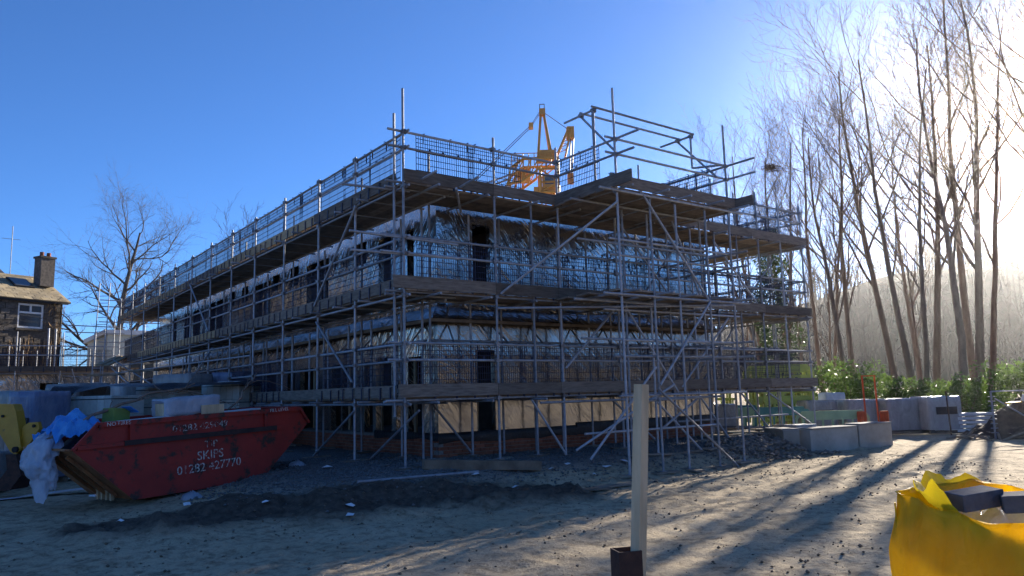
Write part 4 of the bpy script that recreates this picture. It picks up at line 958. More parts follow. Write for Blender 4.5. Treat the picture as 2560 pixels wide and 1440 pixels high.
# rim, mid rail, ribs on both long sides
for w, sg in ((0, -1), (SWD - .01, 1)):
    o = -.026 if sg < 0 else .026
    box('rim', SW(1.27, w + o, 1.215), (3.64, .05, .075), MT['red'], skip, SR)
    box('rub_rail', SW(.92, w + o, .895), (3.55, .05, .06), MT['red'], skip, SR); box('rub_rail', SW(1.2, w + o * 1.9, .90), (2.75, .03, .08), MT['skipband'], skip, SR)
    for s_ in (-.06, 2.36): box('rib', SW(s_, w + o, 1.055), (.055, .05, .245), MT['red'], skip, SR)
    for (a, b) in (((-.55, 1.25), (-.92, .87)), ((3.31, .93), (3.09, 1.25))):
        d = Vector((b[0] - a[0], 0, b[1] - a[1])); box('edge_strip', SW((a[0] + b[0]) / 2, w + o * .9, (a[1] + b[1]) / 2), (d.length, .04, .045), MT['red'], skip, SR @ Euler((0, -math.atan2(d.z, d.x), 0)).to_matrix())
    for s_ in (.55, 1.85):
        lug = MB(); lug.bar(SW(s_, w + o, .62), SW(s_, w + o * 3.2, .62), .045, 8); lug.bar(SW(s_, w + o * 3.2, .62), SW(s_, w + o * 3.8, .62), .07, 8)
        if sg > 0: lug.build('lifting_lug', MT['skipband'], skip)
for w in (.35, .7, 1.05): box('end_rib', SW(-.46 - .03, w, .44 - .03), (1.0, .05, .05), MT['redrust'], skip, SR @ Euler((0, -math.atan2(.858, -.92), 0)).to_matrix())
for w in (.5, .66, .82, .98): box('foot', SW(-.12, w, .05), (.05, .05, .14), MT['timber'], skip, SR)
box('foot_bar', SW(-.12, .74, .125), (.06, .6, .03), MT['timber'], skip, SR)
FS = Matrix((SX, SZ, SN)).transposed()
def stencil(body, s_, z, size, mat, sx=1.0, gaps=True):
    me = text_mesh(body, size, 'lettering'); me.materials.clear(); me.materials.append(mat)
    obj('lettering', me, None, skip, Matrix.Translation(SW(s_, -.0075 if z < 1.18 else -.0555, z)) @ FS.to_4x4() @ Matrix.Diagonal((sx, 1, 1, 1)) @ Matrix.Rotation(R(1.2), 4, 'Z'))
    if gaps:
        n = len(body); w = max(v.co.x for v in me.vertices) - min(v.co.x for v in me.vertices); x0 = min(v.co.x for v in me.vertices)
        bx = MB()
        for i in range(n): bx.box((x0 + (i + .5) * w / n, 0, 0), (.009, size * 1.0, .003))
        bx.build('stencil_bridge', MT['red'], skip, Matrix.Translation(SW(s_, -.0075, z)) @ FS.to_4x4() @ Matrix.Diagonal((sx, 1, 1, 1)) @ Matrix.Rotation(R(1.2), 4, 'Z'), fix=False)
stencil('NO FIRES', -.26, 1.215, .085, MT['letter'], 1.05, False); stencil('FILL LEVEL', 2.64, 1.22, .085, MT['letter'], 1.05, False)
stencil('01282 429049', 1.12, 1.05, .155, MT['letter2'], 1.12); stencil('TIP', 1.3, .735, .165, MT['letter2'], 1.1); stencil('SKIPS', 1.29, .555, .21, MT['letter'], 1.0); stencil('01282 427770', 1.28, .36, .20, MT['letter'], 1.02)
# load in the skip
def sheet(name, fn, nu, nv, mat, label, cat, parent=None, thick=0.0):
    V = [tuple(fn(i / nu, j / nv)) for i in range(nu + 1) for j in range(nv + 1)]
    F = [(i * (nv + 1) + j, (i + 1) * (nv + 1) + j, (i + 1) * (nv + 1) + j + 1, i * (nv + 1) + j + 1) for i in range(nu) for j in range(nv)]
    o = obj(name, mesh_of(name, V, F, True), mat, parent)
    if label: tag(o, label, cat)
    return o
def nz(a, b, o=3): return float(fbm(np.array([a]), np.array([b]), o)[0])
# debris bed that carries the load
sheet('packaging_waste', lambda a, b: SW(-.75 + 3.6 * a, .05 + (SWD - .13) * b, 1.0 + .10 * nz(a * 9, b * 5) + .08 * math.sin(3.1 * b) - .25 * max(0, .12 - a) / .12), 40, 16, MT['darktimber'], 'dark mixed waste filling the red skip', 'waste')
sheet('blue_polythene', lambda a, b: SW(-.98 + .95 * a, .25 + 1.15 * b, 1.0 + .36 * math.sin(math.pi * min(1, a * 1.05 + .08)) * (.5 + .5 * math.sin(math.pi * b)) + .22 * nz(a * 6 + 3, b * 7, 4)), 44, 40, MT['bluewrap'], 'crumpled blue plastic sheet bulging over the end of the red skip', 'plastic sheet')
def drape(a, b):
    th = 2 * math.pi * b; t = a; cx_ = -.90 - .24 * min(1, t * 2.0) + .08 * t; z = 1.14 - .90 * t ** 1.1; rr_ = (.30 + .10 * math.sin(3.0 * t)) * (1 - .35 * t) * (1 + .55 * nz(a * 4 + 2, b * 8, 4)) * min(1, .25 + 3 * t)
    return SW(cx_ + .55 * rr_ * math.cos(th), .85 + 1.25 * rr_ * math.sin(th) - .25 * t, z + .12 * nz(a * 6, b * 9 + 4, 3) * (1 if t < .95 else 2))
sheet('clear_polythene', drape, 40, 48, MT['wrapwhite'], 'pale torn polythene hanging down from the end of the red skip', 'plastic sheet')
pk = thing('wrapped_insulation_pack', 'pack of insulation boards in torn white wrap lying on top of the red skip', 'insulation pack', SW(1.05, .35, 1.2))
box('boards', SW(1.12, .42, 1.37), (.95, .42, .22), MT['timber'], pk, SR @ Euler((0, R(-2), 0)).to_matrix())
def wrapf(a, b):
    th = b * 2 * math.pi; rx, rz = .25, .15; c, s_ = math.cos(th), math.sin(th); m_ = max(abs(c), abs(s_)); e = .85 if a in (0, 1) else 1
    return SW(.58 + 1.02 * a, .42 + c / m_ * rx * e + .03 * nz(a * 6, b * 8), 1.39 + s_ / m_ * rz * e + .03 * nz(a * 7 + 5, b * 8) + .03 * a)
sheet('wrap', wrapf, 24, 24, MT['wrapwhite'], None, None, pk)
box('torn_card', SW(1.42, .14, 1.32), (.42, .02, .16), MT['timber'], pk, SR)
for i, (s_, w, z, l, an) in enumerate(((.28, .25, 1.235, .75, 2), (.12, .5, 1.22, .6, -6), (2.0, .4, 1.245, .9, 3))):
    tag(box('white_board', SW(s_, w, z), (l, .3, .03), MT['white'], None, SR @ Euler((0, R(-1), R(an))).to_matrix()), ('white offcut board beside the green box in the red skip', 'small white offcut board against the rim of the red skip', 'white offcut board at the fill level end of the red skip')[i], 'board')
gb = thing('green_carton', 'small green carton standing among the white boards in the red skip', 'carton', SW(.02, .6, 1.2))
box('carton_body', SW(.05, .75, 1.31), (.34, .25, .24), simple('green_card', (.16, .22, .05), (.12, .17, .04), .8), gb, SR @ Euler((0, R(6), R(20))).to_matrix(), .03); box('carton_flap', SW(.22, .62, 1.40), (.2, .2, .012), MT['bluewrap'], gb, SR @ Euler((0, R(30), R(20))).to_matrix())
brn = Chains(); r_ = np.random.default_rng(9)
def limb(p, q, rad, n=7, sag=.0):
    P = [np.array(p) + (np.array(q) - np.array(p)) * t + r_.normal(0, .018, 3) + np.array([0, 0, sag * math.sin(math.pi * t)]) for t in np.linspace(0, 1, n)]
    brn.add(P, np.linspace(rad, rad * .4, n), 6); return P
A_ = limb(SW(-1.05, .55, 1.05), SW(1.55, .95, 1.78), .035, 12, .10); B_ = limb(A_[7], SW(2.0, 1.0, 1.35), .014, 6, .1); C_ = limb(SW(2.0, .6, 1.25), SW(2.75, .85, 1.92), .022, 9)
for k_ in (4, 6, 8, 9, 10): limb(A_[k_], A_[k_] + r_.normal(0, .22, 3) + np.array([.15, .1, .1]), .009, 5)
for k_ in (2, 4, 5, 7): limb(C_[k_], C_[k_] + r_.normal(0, .18, 3) + np.array([.1, .1, .06]), .008, 5)
limb(C_[6], SW(3.6, .9, 1.55), .01, 6, .12); limb(A_[9], SW(2.3, .7, 1.3), .010, 7, .05)
tag(obj('cut_branch', brn.mesh('cut_branch'), MT['bark']), 'long bare cut branch sticking out of the red skip', 'branch')
# sheets lying on the ground by the skip
def flat(name, pts, mat, label, cat, lift=.02):
    V = [(x, y, gz(x, y) + lift + random.uniform(0, .03)) for x, y in pts]; n = len(V)
    V2 = [(x, y, z - .02) for x, y, z in V]; F = [tuple(range(n)), tuple(range(2 * n - 1, n - 1, -1))] + [(i, n + i, n + (i + 1) % n, (i + 1) % n) for i in range(n)]
    return tag(obj(name, mesh_of(name, V + V2, F), mat), label, cat)
flat('white_board', [(-8.9, 14.1), (-7.2, 14.9), (-7.1, 14.6), (-8.8, 13.7)], MT['white'], 'long white board lying on the ground behind the skip end', 'board')
flat('cement_bag', [(-7.6, 13.75), (-7.0, 14.1), (-6.9, 13.8), (-7.35, 13.5)], MT['paper'], 'flattened white printed bag lying below the end of the skip', 'bag')
flat('polythene_scrap', [(-9.3, 13.7), (-8.9, 14.0), (-8.7, 13.6), (-9.2, 13.45)], MT['wrapwhite'], 'crumpled white polythene scrap on the ground beside the white board', 'plastic scrap')

# ------------------------------------------------------------------ yellow digger arm at the left edge
dg_ = thing('digger', 'yellow digger with its arm lowered beside the blue plastic at the skip', 'digger', (-12.2, 13.2, gz(-12.2, 13.2)))
AX, AZ = Vector((.992, -.12, 0)), Vector((0, 0, 1)); AN = Vector((.12, .992, 0))
arm = MB(); arm.prism([(-1.9, 1.40), (.30, 1.31), (.36, 1.18), (.46, .76), (.51, .50), (.41, .40), (.30, .46), (-.06, .96), (-1.9, .95)], Vector((-9.42, 13.9, 0)), AX, AZ, AN, .20); armo = arm.build('arm', MT['yellow'], dg_)
def P_(x, z, n=0): return Vector((-9.42, 13.9, 0)) + AX * x + AZ * z + AN * n
tube('pivot_pin', P_(.42, .50, -.05), P_(.42, .50, .26), .055, MT['dark'], armo, 10); tube('pivot_pin', P_(.12, 1.1, -.03), P_(.12, 1.1, .24), .025, MT['dark'], armo, 8)
br = MB(); br.prism([(.38, .55), (.52, .45), (.80, .86), (.76, .98), (.58, .97), (.47, .90)], P_(0, 0, .06), AX, AZ, AN, .08); br.build('bucket_link', MT['yellow'], dg_)
tube('pivot_pin', P_(.70, .91, .03), P_(.70, .91, .17), .03, MT['dark'], dg_, 8)
bk = MB(); bk.prism([(.30, .42), (.50, .42), (.62, .05), (.42, -.20), (.05, -.22), (-.1, -.05), (.22, .0), (.34, .15)], P_(0, 0, -.1), AX, AZ, AN, .42); bk.build('bucket', MT['rust'], dg_)
bo = MB(); bo.prism([(-2.2, 1.6), (-1.5, 1.45), (-1.5, .9), (-2.3, .9), (-3.6, .9), (-3.8, 1.2)], P_(0, 0, -.02), AX, AZ, AN, .24); bo.build('boom', MT['yellow'], dg_)
box('body', P_(-4.6, 1.15, .1), (1.9, 1.5, .8), MT['yellow'], dg_, None, .06); cabo = box('cab', P_(-4.5, 2.05, -.1), (1.1, .95, 1.0), MT['yellow'], dg_, None, .05); box('cab_window', P_(-4.5, 2.1, -.6), (.9, .03, .7), MT['glass'], cabo); box('cab_window', P_(-3.94, 2.1, -.05), (.03, .8, .7), MT['glass'], cabo)
for n in (-.7, .7): box('track', P_(-4.5, .05, n + .1), (2.4, .4, .6), MT['dark'], dg_, None, .18)
tube('hydraulic_ram', P_(-3.4, 1.45, .1), P_(-1.2, 1.42, .1), .045, MT['steel'], dg_, 8)

# ------------------------------------------------------------------ block packs and wrapped pallets behind the skip
def zrot(a): return Euler((0, 0, a)).to_matrix()
bm = bmesh.new(); bmesh.ops.create_cube(bm, size=1); bmesh.ops.bevel(bm, geom=list(bm.edges), offset=.025, segments=1, affect='EDGES'); BLK = bm_mesh('block', bm); BLK.materials.append(MT['block'])
def block_pack(x, y, rot, w, d, tiers, label, z0=None):
    """pack of upright concrete blocks, strapped"""
    z = gz(x, y) if z0 is None else z0; rt = zrot(rot); t = thing('block_pack', label, 'blocks', (x, y, z), rt); c = Vector((x, y, z))
    hh = .43; nx_ = max(3, round(w / .215)); ny_ = 2
    for k in range(tiers):
        for i in range(nx_):
            for j in range(ny_):
                if j == 1 and k < tiers - 1 and 0 < i < nx_ - 1: continue
                o = rt @ Vector(((i + .5) / nx_ * w - w / 2, (j + .5) / ny_ * d - d / 2, .02 + (k + .5) * hh))
                obj('block', BLK, None, t, Matrix.Translation(c + o) @ rt.to_4x4() @ Matrix.Diagonal((w / nx_ - .004, d / ny_ - .004, hh - .005, 1)))
    for k in range(tiers):
        box('strap', c + Vector((0, 0, .02 + (k + .82) * hh)), (w + .012, d + .012, .018), MT['strap'], t, rt)
    return t
HA = R(-18)
block_pack(-9.35, 17.5, HA, 1.2, .95, 4, 'strapped stack of pale concrete blocks next to the blue wrapped pallet')
block_pack(-8.85, 19.5, HA, 1.2, .95, 4, 'strapped stack of pale concrete blocks under the middle of the black sheet')
block_pack(-7.65, 20.6, HA, 1.2, .95, 4, 'strapped stack of pale concrete blocks under the end of the black sheet')
block_pack(-9.75, 16.85, HA, .40, .4, 3, 'narrow leftover stack of concrete blocks beside the wrapped pallet')
def wrapped(x, y, rot, w, d, h, label, mat='wrap', panel=None, z0=None, words=None, cat='wrapped pallet', nm='wrapped_pallet'):
    z = gz(x, y) if z0 is None else z0; rt = zrot(rot); c = Vector((x, y, z)); t = thing(nm, label, cat, c, rt); n = 14; seed = x * 3.1
    V, F = [], []; per = 40
    rows = [0, .04, .25, .5, .75, .93, 1.0, 1.0]
    for k, f in enumerate(rows):
        sh = 1.0 if k < 6 else (.97 if k == 6 else .5)
        for i in range(per):
            a = 2 * math.pi * i / per; cx, sx_ = math.cos(a), math.sin(a); mm = max(abs(cx), abs(sx_)) ** .92
            b = .02 * nz(i * .5 + seed, k * .9)
            V.append(tuple(c + rt @ Vector((cx / mm * (w / 2 * sh + b), sx_ / mm * (d / 2 * sh + b), .12 + f * (h - .12) + (.035 * nz(i * .6, seed + k) if k > 4 else 0)))))
    for k in range(len(rows) - 1):
        for i in range(per): j = (i + 1) % per; F.append((k * per + i, k * per + j, (k + 1) * per + j, (k + 1) * per + i))
    F.append(tuple((len(rows) - 1) * per + i for i in range(per)))
    obj('wrap', mesh_of('wrap', V, F, True), MT[mat], t)
    for yy in (-d / 2 + .06, 0, d / 2 - .06): box('pallet_runner', c + rt @ Vector((0, yy, .05)), (w, .1, .1), MT['oldtimber'], t, rt)
    if panel:
        po = box('label_panel', c + rt @ Vector((.02, -d / 2 - .022, h * .62)), (w * .62, .008, h * .2), MT['strap'], t, rt)
        if words:
            me = text_mesh(words, .11, 'lettering'); me.materials.clear(); me.materials.append(MT['paper'])
            obj('lettering', me, None, t, Matrix.Translation(c + rt @ Vector((.02, -d / 2 - .028, h * .62))) @ rt.to_4x4() @ Matrix.Rotation(R(90), 4, 'X'))
    return t
wrapped(-10.15, 16.3, HA, .78, .9, 1.92, 'wrapped pallet with a dark blue printed panel behind the digger arm', 'wrapdark', True, words='STR mortar')
wrapped(-11.1, 17.2, HA, .8, .9, 1.98, 'grey wrapped pallet with white film top next to the dark blue one')
wrapped(-10.55, 18.4, HA, 1.1, .9, 2.08, 'pink grey shrink wrapped pallet at the end of the black sheet')
wrapped(-11.0, 21.2, HA, 1.3, 1.0, 2.0, 'blue grey wrapped pallet standing behind the black sheet')
wrapped(-9.5, 21.8, HA, 1.3, 1.0, 2.05, 'white topped wrapped pallet behind the middle of the black sheet')
wrapped(-8.2, 22.6, HA, 1.2, 1.0, 2.1, 'wrapped pallet with a dark band standing beside the long scaffold', 'wrapdark')
wrapped(-10.95, 14.6, R(10), .7, .6, .85, 'low white wrapped bundle standing under the digger arm', 'wrapwhite')
wrapped(-10.2, 15.0, R(5), .5, .5, .75, 'small pale wrapped bundle against the digger arm bucket', 'wrap')
box_ = tag(box('white_block', (-7.55, 20.8, 1.72), (.95, .5, .12), MT['white'], None, zrot(HA)), 'pale slab lying on top of the end of the black sheet', 'slab')
def tarpf(a, b):
    x = -10.35 + 3.6 * a; y = 17.4 + 3.3 * a + (b - .5) * 1.5; rt_ = -.12 * math.sin(a * 9)
    edge = max(0, .28 - b) / .28
    zt = 1.70 + .05 * nz(a * 8, b * 4) + .06 * a - (.34 * edge * (1.0 if a < .12 else .22 + .25 * max(0, math.cos((a - .12) * 14)))) 
    return Vector((x, y, zt))
sheet('black_sheet', tarpf, 48, 20, MT['tarp'], 'black plastic sheet draped over the stacked concrete blocks', 'plastic sheet')
for i, (x, y, z, l) in enumerate(((-11.3, 21.0, 2.06, 1.1), (-10.4, 21.3, 2.16, .9))): tag(box('timber_plank', (x, y, z), (l, .22, .05), MT['oldtimber'], None, zrot(HA)), ('short grey plank resting on the blue grey wrapped pallet', 'grey plank end resting across two wrapped pallets')[i], 'plank')

# ------------------------------------------------------------------ right-hand background
# concrete blocks that hold back the platform
for i, (a, b, h_) in enumerate((((7.12, 18.62), (8.62, 19.40), .56), ((8.66, 19.42), (9.78, 20.0), .60), ((6.92, 18.75), (6.75, 19.7), .56))):
    a, b = Vector((*a, 0)), Vector((*b, 0)); d = b - a; c = (a + b) / 2 + Vector((-d.y, d.x, 0)).normalized() * .22; rt = Matrix((d.normalized(), Vector((-d.y, d.x, 0)).normalized(), Vector((0, 0, 1)))).transposed()
    cb = thing('concrete_block', ('large concrete block with green stains at the bend of the retaining row', 'large concrete block at the free end of the retaining row', 'concrete block turned towards the scaffold behind the stained one')[i], 'concrete block', (c.x, c.y, -.36))
    box('block_body', (c.x, c.y, -.36 + h_ / 2), (d.length - .01, .44, h_), MT['concrete'], cb, rt, .02); box('capping_lip', (c.x, c.y, -.36 + h_ + .012), (d.length * .96, .5, .03), MT['slab'], cb, rt)
# plastic pedestrian barriers
def barrier_mesh(mat):
    mb = MB(); mb.box((0, 0, .86), (1.9, .05, .22)); 
    for x in (-.95, .95): mb.box((x, 0, .48), (.06, .06, .95))
    for i in range(1, 6): mb.box((-.95 + i * .317, 0, .45), (.055, .04, .60))
    mb.box((0, 0, .14), (1.9, .045, .08)); mb.box((0, 0, .72), (1.9, .03, .05))
    for x in (-.7, .7): mb.box((x, 0, .04), (.09, .5, .06)); mb.box((x, 0, .09), (.06, .2, .06))
    for sgn in (-1, 1): mb.prism([(0, .9), (.12, .88), (.2, .75), (.2, .45), (.15, .45), (.14, .72), (.08, .8), (0, .82)], Vector((sgn * .98, -.02, 0)), Vector((sgn, 0, 0)), Vector((0, 0, 1)), Vector((0, 1, 0)), .04)
    me = mesh_of('barrier', mb.v, mb.f); bm_ = bmesh.new(); bm_.from_mesh(me); bmesh.ops.recalc_face_normals(bm_, faces=bm_.faces); bm_.to_mesh(me); bm_.free(); me.materials.append(MT[mat]); return me
BM = {k: barrier_mesh(k) for k in ('green_pl', 'teal_pl', 'yel_pl')}
def barrier(kind, x, y, rot, label, z=None, tilt=0.0, group=None):
    z = gz(x, y) if z is None else z
    return tag(obj('plastic_barrier', BM[kind], None, None, Matrix.Translation((x, y, z)) @ Euler((tilt, 0, rot)).to_matrix().to_4x4()), label, 'barrier', group)
barrier('green_pl', 9.75, 23.6, R(4), 'pale green plastic barrier in front of the lime yellow stack', -.5); barrier('teal_pl', 8.35, 24.8, R(-3), 'teal plastic barrier between the pale green ones', -.38)
barrier('green_pl', 6.6, 24.2, R(12), 'pale green plastic barrier seen behind the scaffold standards', -.35, .1); barrier('teal_pl', 6.9, 25.2, R(-15), 'teal plastic barrier propped behind the pale green one', -.3)
# stack of lime yellow barriers lying on edge
for k in range(5):
    for j in range(3):
        x = 8.6 + .12 * k * 0 + j * .9; z = -.42 + k * .36
        o = obj('barrier_panel', BM['yel_pl'], None, None, Matrix.Translation((9.3 + .05 * (k % 2), 26.6 + j * .22, z)) @ Euler((R(0), R(0), R(3 * ((k + j) % 3) - 2))).to_matrix().to_4x4())
        tag(o, 'lime yellow plastic barrier in the tall stack behind the scaffold end', 'barrier', 'stack of lime yellow barriers')
for j in range(4):
    tag(obj('barrier_panel', BM['yel_pl'], None, None, Matrix.Translation((7.5 - .03 * j, 26.3 + j * .3, -.1 + .25 * (j % 2))) @ Euler((0, R(90), R(80))).to_matrix().to_4x4()), 'lime yellow plastic barrier standing on end beside the tall stack', 'barrier', 'lime yellow barriers on end')
# orange posts in weighted feet
op = thing('orange_stand', 'orange two post stand with panel feet beside the pale green barrier', 'stand', (10.95, 23.6, gz(10.95, 23.6)))
for x in (10.78, 11.16): tube('post', (x, 23.6, -.45), (x - .02, 23.6, 1.52), .028, MT['orange_pl'], op, 8)
tube('crossbar', (10.74, 23.6, 1.5), (11.18, 23.6, 1.5), .02, MT['orange_pl'], op, 6)
for x in (10.62, 11.32): box('foot_panel', (x, 23.55, .0), (.26, .05, .85), MT['orange_pl'], op, None, .06)
for x in (10.66, 11.28):
    for i in range(3): box('panel_rib', (x - .08 + i * .08, 23.515, .0), (.025, .02, .7), MT['orange_pl'], op)
# grey wrapped packs
for i, (x, y, rot, w_, lb) in enumerate(((10.3, 26.2, .02, 1.05, 'grey wrapped pack with white film top beside the lime yellow stack'), (11.5, 25.9, -.03, 1.05, 'grey wrapped pack behind the orange stand'), (12.6, 25.4, .05, 1.1, 'grey wrapped pack between the orange stand and the last pack'), (13.7, 25.0, .1, 1.15, 'large grey wrapped pack with white top at the end of the row'))):
    wrapped(x, y, rot, w_, 1.0, 1.12 + .05 * (i == 3), lb, 'wrap', i in (0, 3), z0=-.38)
wrapped(11.3, 27.3, 0, .7, .7, 1.35, 'small pale pack standing behind the grey wrapped row', 'wrapwhite', z0=-.38)
# stacked white timbers and rusty poles
for k in range(5):
    for j in range(3):
        tag(box('pale_timber', (14.55 + random.uniform(-.06, .06), 24.6 + j * .16, -.30 + k * .125), (1.9 + random.uniform(-.15, .1), .13, .085), MT['white'], None, zrot(R(-3 + random.uniform(-2, 2)))), 'pale painted timber in the stack between the rusty poles', 'timber', 'stack of pale timbers')
for x, y, h_, lb in ((13.4, 23.7, 1.25, 'thin rusty pole standing in front of the pale timber stack near the wrapped packs'), (14.9, 23.9, 1.35, 'thin rusty pole standing before the debris heap end of the timber stack')):
    tag(tube('rusty_pole', (x, y, gz(x, y) - .1), (x - .04, y, gz(x, y) + h_ + .1), .022, MT['rust'], None, 6), lb, 'pole')
# debris heap with cage frame
def heap(a, b):
    x = 13.5 + 4.2 * a; y = 20.8 + 2.9 * b; h_ = 1.1 * math.sin(math.pi * a) ** .7 * math.sin(math.pi * b) ** .7
    return Vector((x, y, -.40 + h_ * (1 + .5 * nz(a * 7, b * 7)) + .12 * nz(a * 25, b * 25)))
sheet('debris_heap', heap, 60, 44, MT['darktimber'], 'dark heap of site debris at the edge of the road under the laurels', 'debris')
hp = [ (12.6 + 3.6 * random.random(), 20.6 + 1.6 * random.random()) for i in range(60)]
dbr = MB()
for x, y in hp:
    z = -.3 + .8 * random.random() * max(0, math.sin(math.pi * max(0, x - 13.5) / 4.2)); p = Vector((x, y, z)); dbr.box(p, (random.uniform(.2, .9), .06, .03), Euler((random.uniform(-.5, .5), random.uniform(-.4, .4), random.uniform(0, 3))).to_matrix())
tag(dbr.build('debris_offcuts', MT['oldtimber'], fix=False), 'timber offcuts strewn over the dark debris heap', 'offcuts', kind='stuff')
cg = thing('cage_frame', 'grey steel cage frame standing in the dark debris heap', 'cage', (14.0, 21.6, -.36))
for x, y in ((13.5, 21.7), (14.5, 21.5)):
    tube('cage_post', (x, y, -.5), (x, y, .95), .03, MT['steel'], cg, 6)
    for i in range(9): tube('cage_bar', (x - .1, y, -.2 + i * .125), (x + .1, y, -.2 + i * .125), .012, MT['steel'], cg, 5)
tube('cage_rail', (13.5, 21.7, .95), (15.6, 21.4, .97), .022, MT['steel'], cg, 6); tube('cage_rail', (13.6, 21.7, .75), (14.5, 21.5, .1), .022, MT['steel'], cg, 6)
flat('yellow_bag', [(13.75, 21.5), (14.1, 21.75), (14.3, 21.6), (14.05, 21.35)], MT['bag'], 'small yellow and white bag lying on the debris heap', 'bag', 1.0)
tag(box('plastic_tub', (14.45, 21.6, .72), (.25, .2, .2), MT['white'], None, Euler((.3, .2, .4)).to_matrix(), .08), 'white plastic tub tipped over on the debris heap', 'tub')
# platform clutter near the scaffold end
tag(box('steel_tray', (7.55, 20.4, .19), (.75, .45, .11), MT['steel'], None, zrot(.5), .03), 'ribbed metal tray lying on the gravel by the last scaffold leg', 'tray')
for i, (x, y, w_, rt) in enumerate(((6.0, 20.2, 1.2, .4), (6.6, 20.9, .9, .9), (5.4, 20.6, .8, -.3), (5.1, 19.9, 1.0, .6))):
    tag(box('loose_board', (x, y, gz(x, y) + .04), (w_, .22, .035), MT['newtoe'], None, zrot(rt) @ Euler((.03, .05, 0)).to_matrix()), ('sunlit loose board lying by the metal tray', 'short loose board lying on edge of the gravel behind the tray', 'loose board poking out by the brick plinth corner', 'loose board lying across the top of the rubble bank')[i], 'board')
tag(box('plastic_sacks', (5.6, 23.4, .45), (1.1, .8, .9), MT['tarp'], None, zrot(.4), .2), 'black plastic sack bundle against the end wall of the building', 'sack')
wrapped(6.3, 23.6, .2, .8, .7, .95, 'pale blue wrapped bundle beyond the end wall of the building', 'wrap', z0=-.2)

# ------------------------------------------------------------------ foreground
bgx, bgy, bgr = 2.66, 4.12, R(18)
bag = thing('bulk_bag', 'open yellow bulk bag of building waste standing on the site road', 'bag', (bgx, bgy, -.36), zrot(bgr))
def bagf(a, b):
    """outside up, over the rim and down inside"""
    th = 2 * math.pi * a; c, s_ = math.cos(th), math.sin(th); m_ = max(abs(c), abs(s_)) ** .80
    rim = .985 + .055 * nz(a * 9 + 2, .5) + .09 * max(0, math.sin(th)) ** 2 - .03 * max(0, -math.sin(th))
    if b < .62:
        t = b / .62; z = rim * t; r_ = .46 + .05 * math.sin(math.pi * t) + .018 * nz(a * 10, t * 4) - .015 * t
    else:
        t = (b - .62) / .38; z = rim - .34 * t - .02 * nz(a * 12, t * 4); r_ = .455 - .05 * t + .035 * nz(a * 11 + 7, t * 5)
    r_ += .022 * nz(a * 22, b * 7) + .012 * nz(a * 60, b * 2)
    return Vector((bgx, bgy, -.36)) + zrot(bgr) @ Vector((c / m_ * r_, s_ / m_ * r_, z))
sheet('bag_skin', bagf, 120, 44, MT['bag'], None, None, bag)
sheet('inner_film', lambda a, b: Vector((bgx, bgy, -.36)) + zrot(bgr) @ Vector((-.42 + .84 * a, -.42 + .84 * b, .87 + .10 * nz(a * 4, b * 4) + .07 * nz(a * 12, b * 12) + .04 * (1 - abs(2 * b - 1)))), 40, 40, MT['wrapwhite'], None, None, bag)
def fold(a, b):
    th = R(60 + 110 * a); return Vector((bgx, bgy, -.36)) + zrot(bgr) @ Vector((math.cos(th) * (.50 - .25 * b), math.sin(th) * (.50 - .2 * b), 1.08 - .24 * b + .06 * nz(a * 8, b * 4) + .03 * math.sin(a * 20)))
sheet('bag_flap', fold, 30, 12, MT['bag'], None, None, bag)
for ang in (45, 135, 225, 315):
    c = Vector((bgx, bgy, -.36)) + zrot(bgr) @ Vector((math.cos(R(ang)) * .60, math.sin(R(ang)) * .60, .86)); box('lifting_strap', c, (.05, .008, .22), MT['bag'], bag, zrot(bgr + R(ang + 90)))
for i, (x, y, z, rz) in enumerate(((2.47, 4.22, .645, .25), (2.70, 4.10, .64, -.45))):
    tag(box('concrete_brick', (x, y, z), (.27, .14, .09), MT['greybl'], None, Euler((.05, -.08, rz)).to_matrix(), .03), ('dark grey block lying flat in the open yellow bag', 'dark grey block set across the other one in the yellow bag')[i], 'block')
# timber stake in a rusty box section
px_, py_ = .436, 3.2
bs_ = thing('steel_socket', 'rusty square steel tube standing upright in the ground holding a timber stake', 'steel tube', (px_, py_, -.36), zrot(R(14)))
for dx, dy, sx_, sy_ in ((0, -.045, .10, .006), (0, .045, .10, .006), (-.047, 0, .006, .084), (.047, 0, .006, .084)):
    box('tube_wall', Vector((px_, py_, .12)) + zrot(R(14)) @ Vector((dx, dy, 0)), (sx_, sy_, 1.03), MT['rust'], bs_, zrot(R(14)))
P, Q = Vector((px_ - .005, py_, -.2)), Vector((px_ + .098, py_ + .01, 1.30)); d = Q - P
stk = box('timber_stake', (P + Q) / 2, (.047, .047, d.length), MT['timber'], None, d.to_track_quat('Z', 'Y').to_matrix() @ Euler((0, 0, R(125))).to_matrix(), .03)
tag(stk, 'pale square timber stake leaning in the rusty steel tube', 'stake')
# timbers and tube on the ground
P, Q = Vector((-1.62, 13.35, 0)), Vector((.42, 14.0, 0)); P.z = gz(P.x, P.y) + .09; Q.z = gz(Q.x, Q.y) + .09; d = Q - P
tag(box('timber_beam', (P + Q) / 2, (d.length, .2, .16), MT['oldtimber'], None, d.to_track_quat('X', 'Z').to_matrix(), .012), 'heavy squared timber beam lying on the gravel before the scaffold', 'beam')
P, Q = Vector((-2.44, 11.86, 0)), Vector((-.66, 13.3, 0)); P.z = gz(P.x, P.y) + .05; Q.z = gz(Q.x, Q.y) + .07
tag(tube('loose_scaffold_tube', P, Q, .024, MT['steel']), 'loose steel tube lying along the edge of the churned mud', 'tube')
for i, (x, y, l, rz) in enumerate(((1.2, 12.8, .7, .3), (1.7, 13.25, .9, .5))): tag(box('loose_board', (x, y, gz(x, y) + .03), (l, .16, .03), MT['board'], None, zrot(rz)), ('short weathered board lying at the shadow edge of the road', 'weathered board lying below the loading bay legs')[i], 'board')
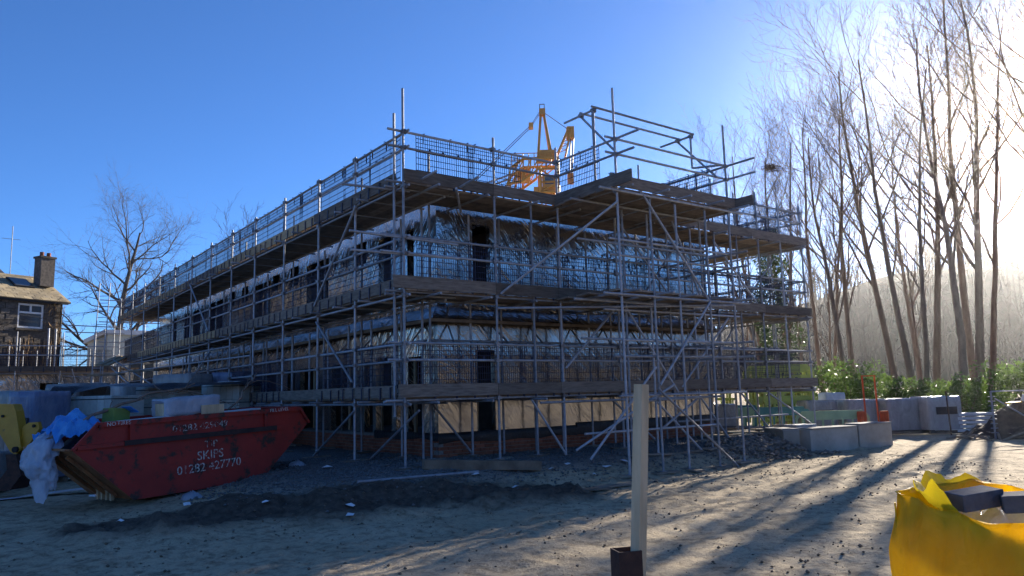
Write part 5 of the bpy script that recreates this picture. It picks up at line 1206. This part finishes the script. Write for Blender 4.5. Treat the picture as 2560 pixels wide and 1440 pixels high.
# scraps of litter
SCL = 'small white scrap of litter lying on the dark ground'
for i, (u_, v_) in enumerate(((-1.9, -1.9), (-2.1, -2.3), (1.9, -.9), (2.4, -1.1), (2.9, -1.0), (3.1, -1.5), (-3.6, .1), (-.9, 1.3), (.8, -1.0), (-4.6, -.6), (4.3, -1.1), (1.2, -1.6), (-2.8, -1.0), (3.6, -1.3))):
    c = W(u_, v_); s_ = random.uniform(.05, .10); mb = MB()
    V = [(c.x + s_ * math.cos(a) * random.uniform(.6, 1.2), c.y + s_ * math.sin(a) * random.uniform(.6, 1.2), gz(c.x, c.y) + .015 + random.uniform(0, .05)) for a in np.linspace(0, 5.4, 6)]
    V.append((c.x, c.y, gz(c.x, c.y) + .06)); F = [(k_, (k_ + 1) % 6, 6) for k_ in range(6)]
    tag(obj('paper_scrap', mesh_of('paper_scrap', V, F), MT['paper']), SCL, 'litter', 'scraps of litter')
for i, (u_, v_, lb) in enumerate(((-3.3, 1.0, 'crumpled clear polythene lump on the ground in front of the skip'), (-1.0, 2.5, 'crumpled pale polythene lump on the gravel past the skip end'))):
    c = W(u_, v_); z = gz(c.x, c.y)
    sheet('polythene_lump', lambda a, b: Vector((c.x + .16 * math.cos(6.28 * a) * math.sin(1.7 * b) * (1 + .6 * nz(a * 6, b * 4)), c.y + .12 * math.sin(6.28 * a) * math.sin(1.7 * b), z - .02 + .12 * math.cos(1.6 * b) * (1 + .7 * nz(a * 9, b * 7)))), 20, 8, MT['wrapwhite'], lb, 'plastic')

# ------------------------------------------------------------------ air
hz = box('haze', (0, 630, 24), (1840, 1790, 56), MT['paper']); hz.data = hz.data.copy(); hz.data.materials.clear()
hm = bpy.data.materials.new('winter_haze'); hm.use_nodes = True; hn = hm.node_tree; hn.nodes.remove(hn.nodes['Principled BSDF'])
pv = hn.nodes.new('ShaderNodeVolumePrincipled'); pv.inputs['Color'].default_value = (.95, .97, 1, 1); pv.inputs['Density'].default_value = .00022; pv.inputs['Anisotropy'].default_value = .89
hn.links.new(pv.outputs[0], hn.nodes['Material Output'].inputs['Volume']); hz.data.materials.append(hm); hm.cycles.homogeneous_volume = True if hasattr(hm.cycles, 'homogeneous_volume') else None
tag(hz, 'thin sunlit winter haze over the whole site', 'haze', kind='stuff')
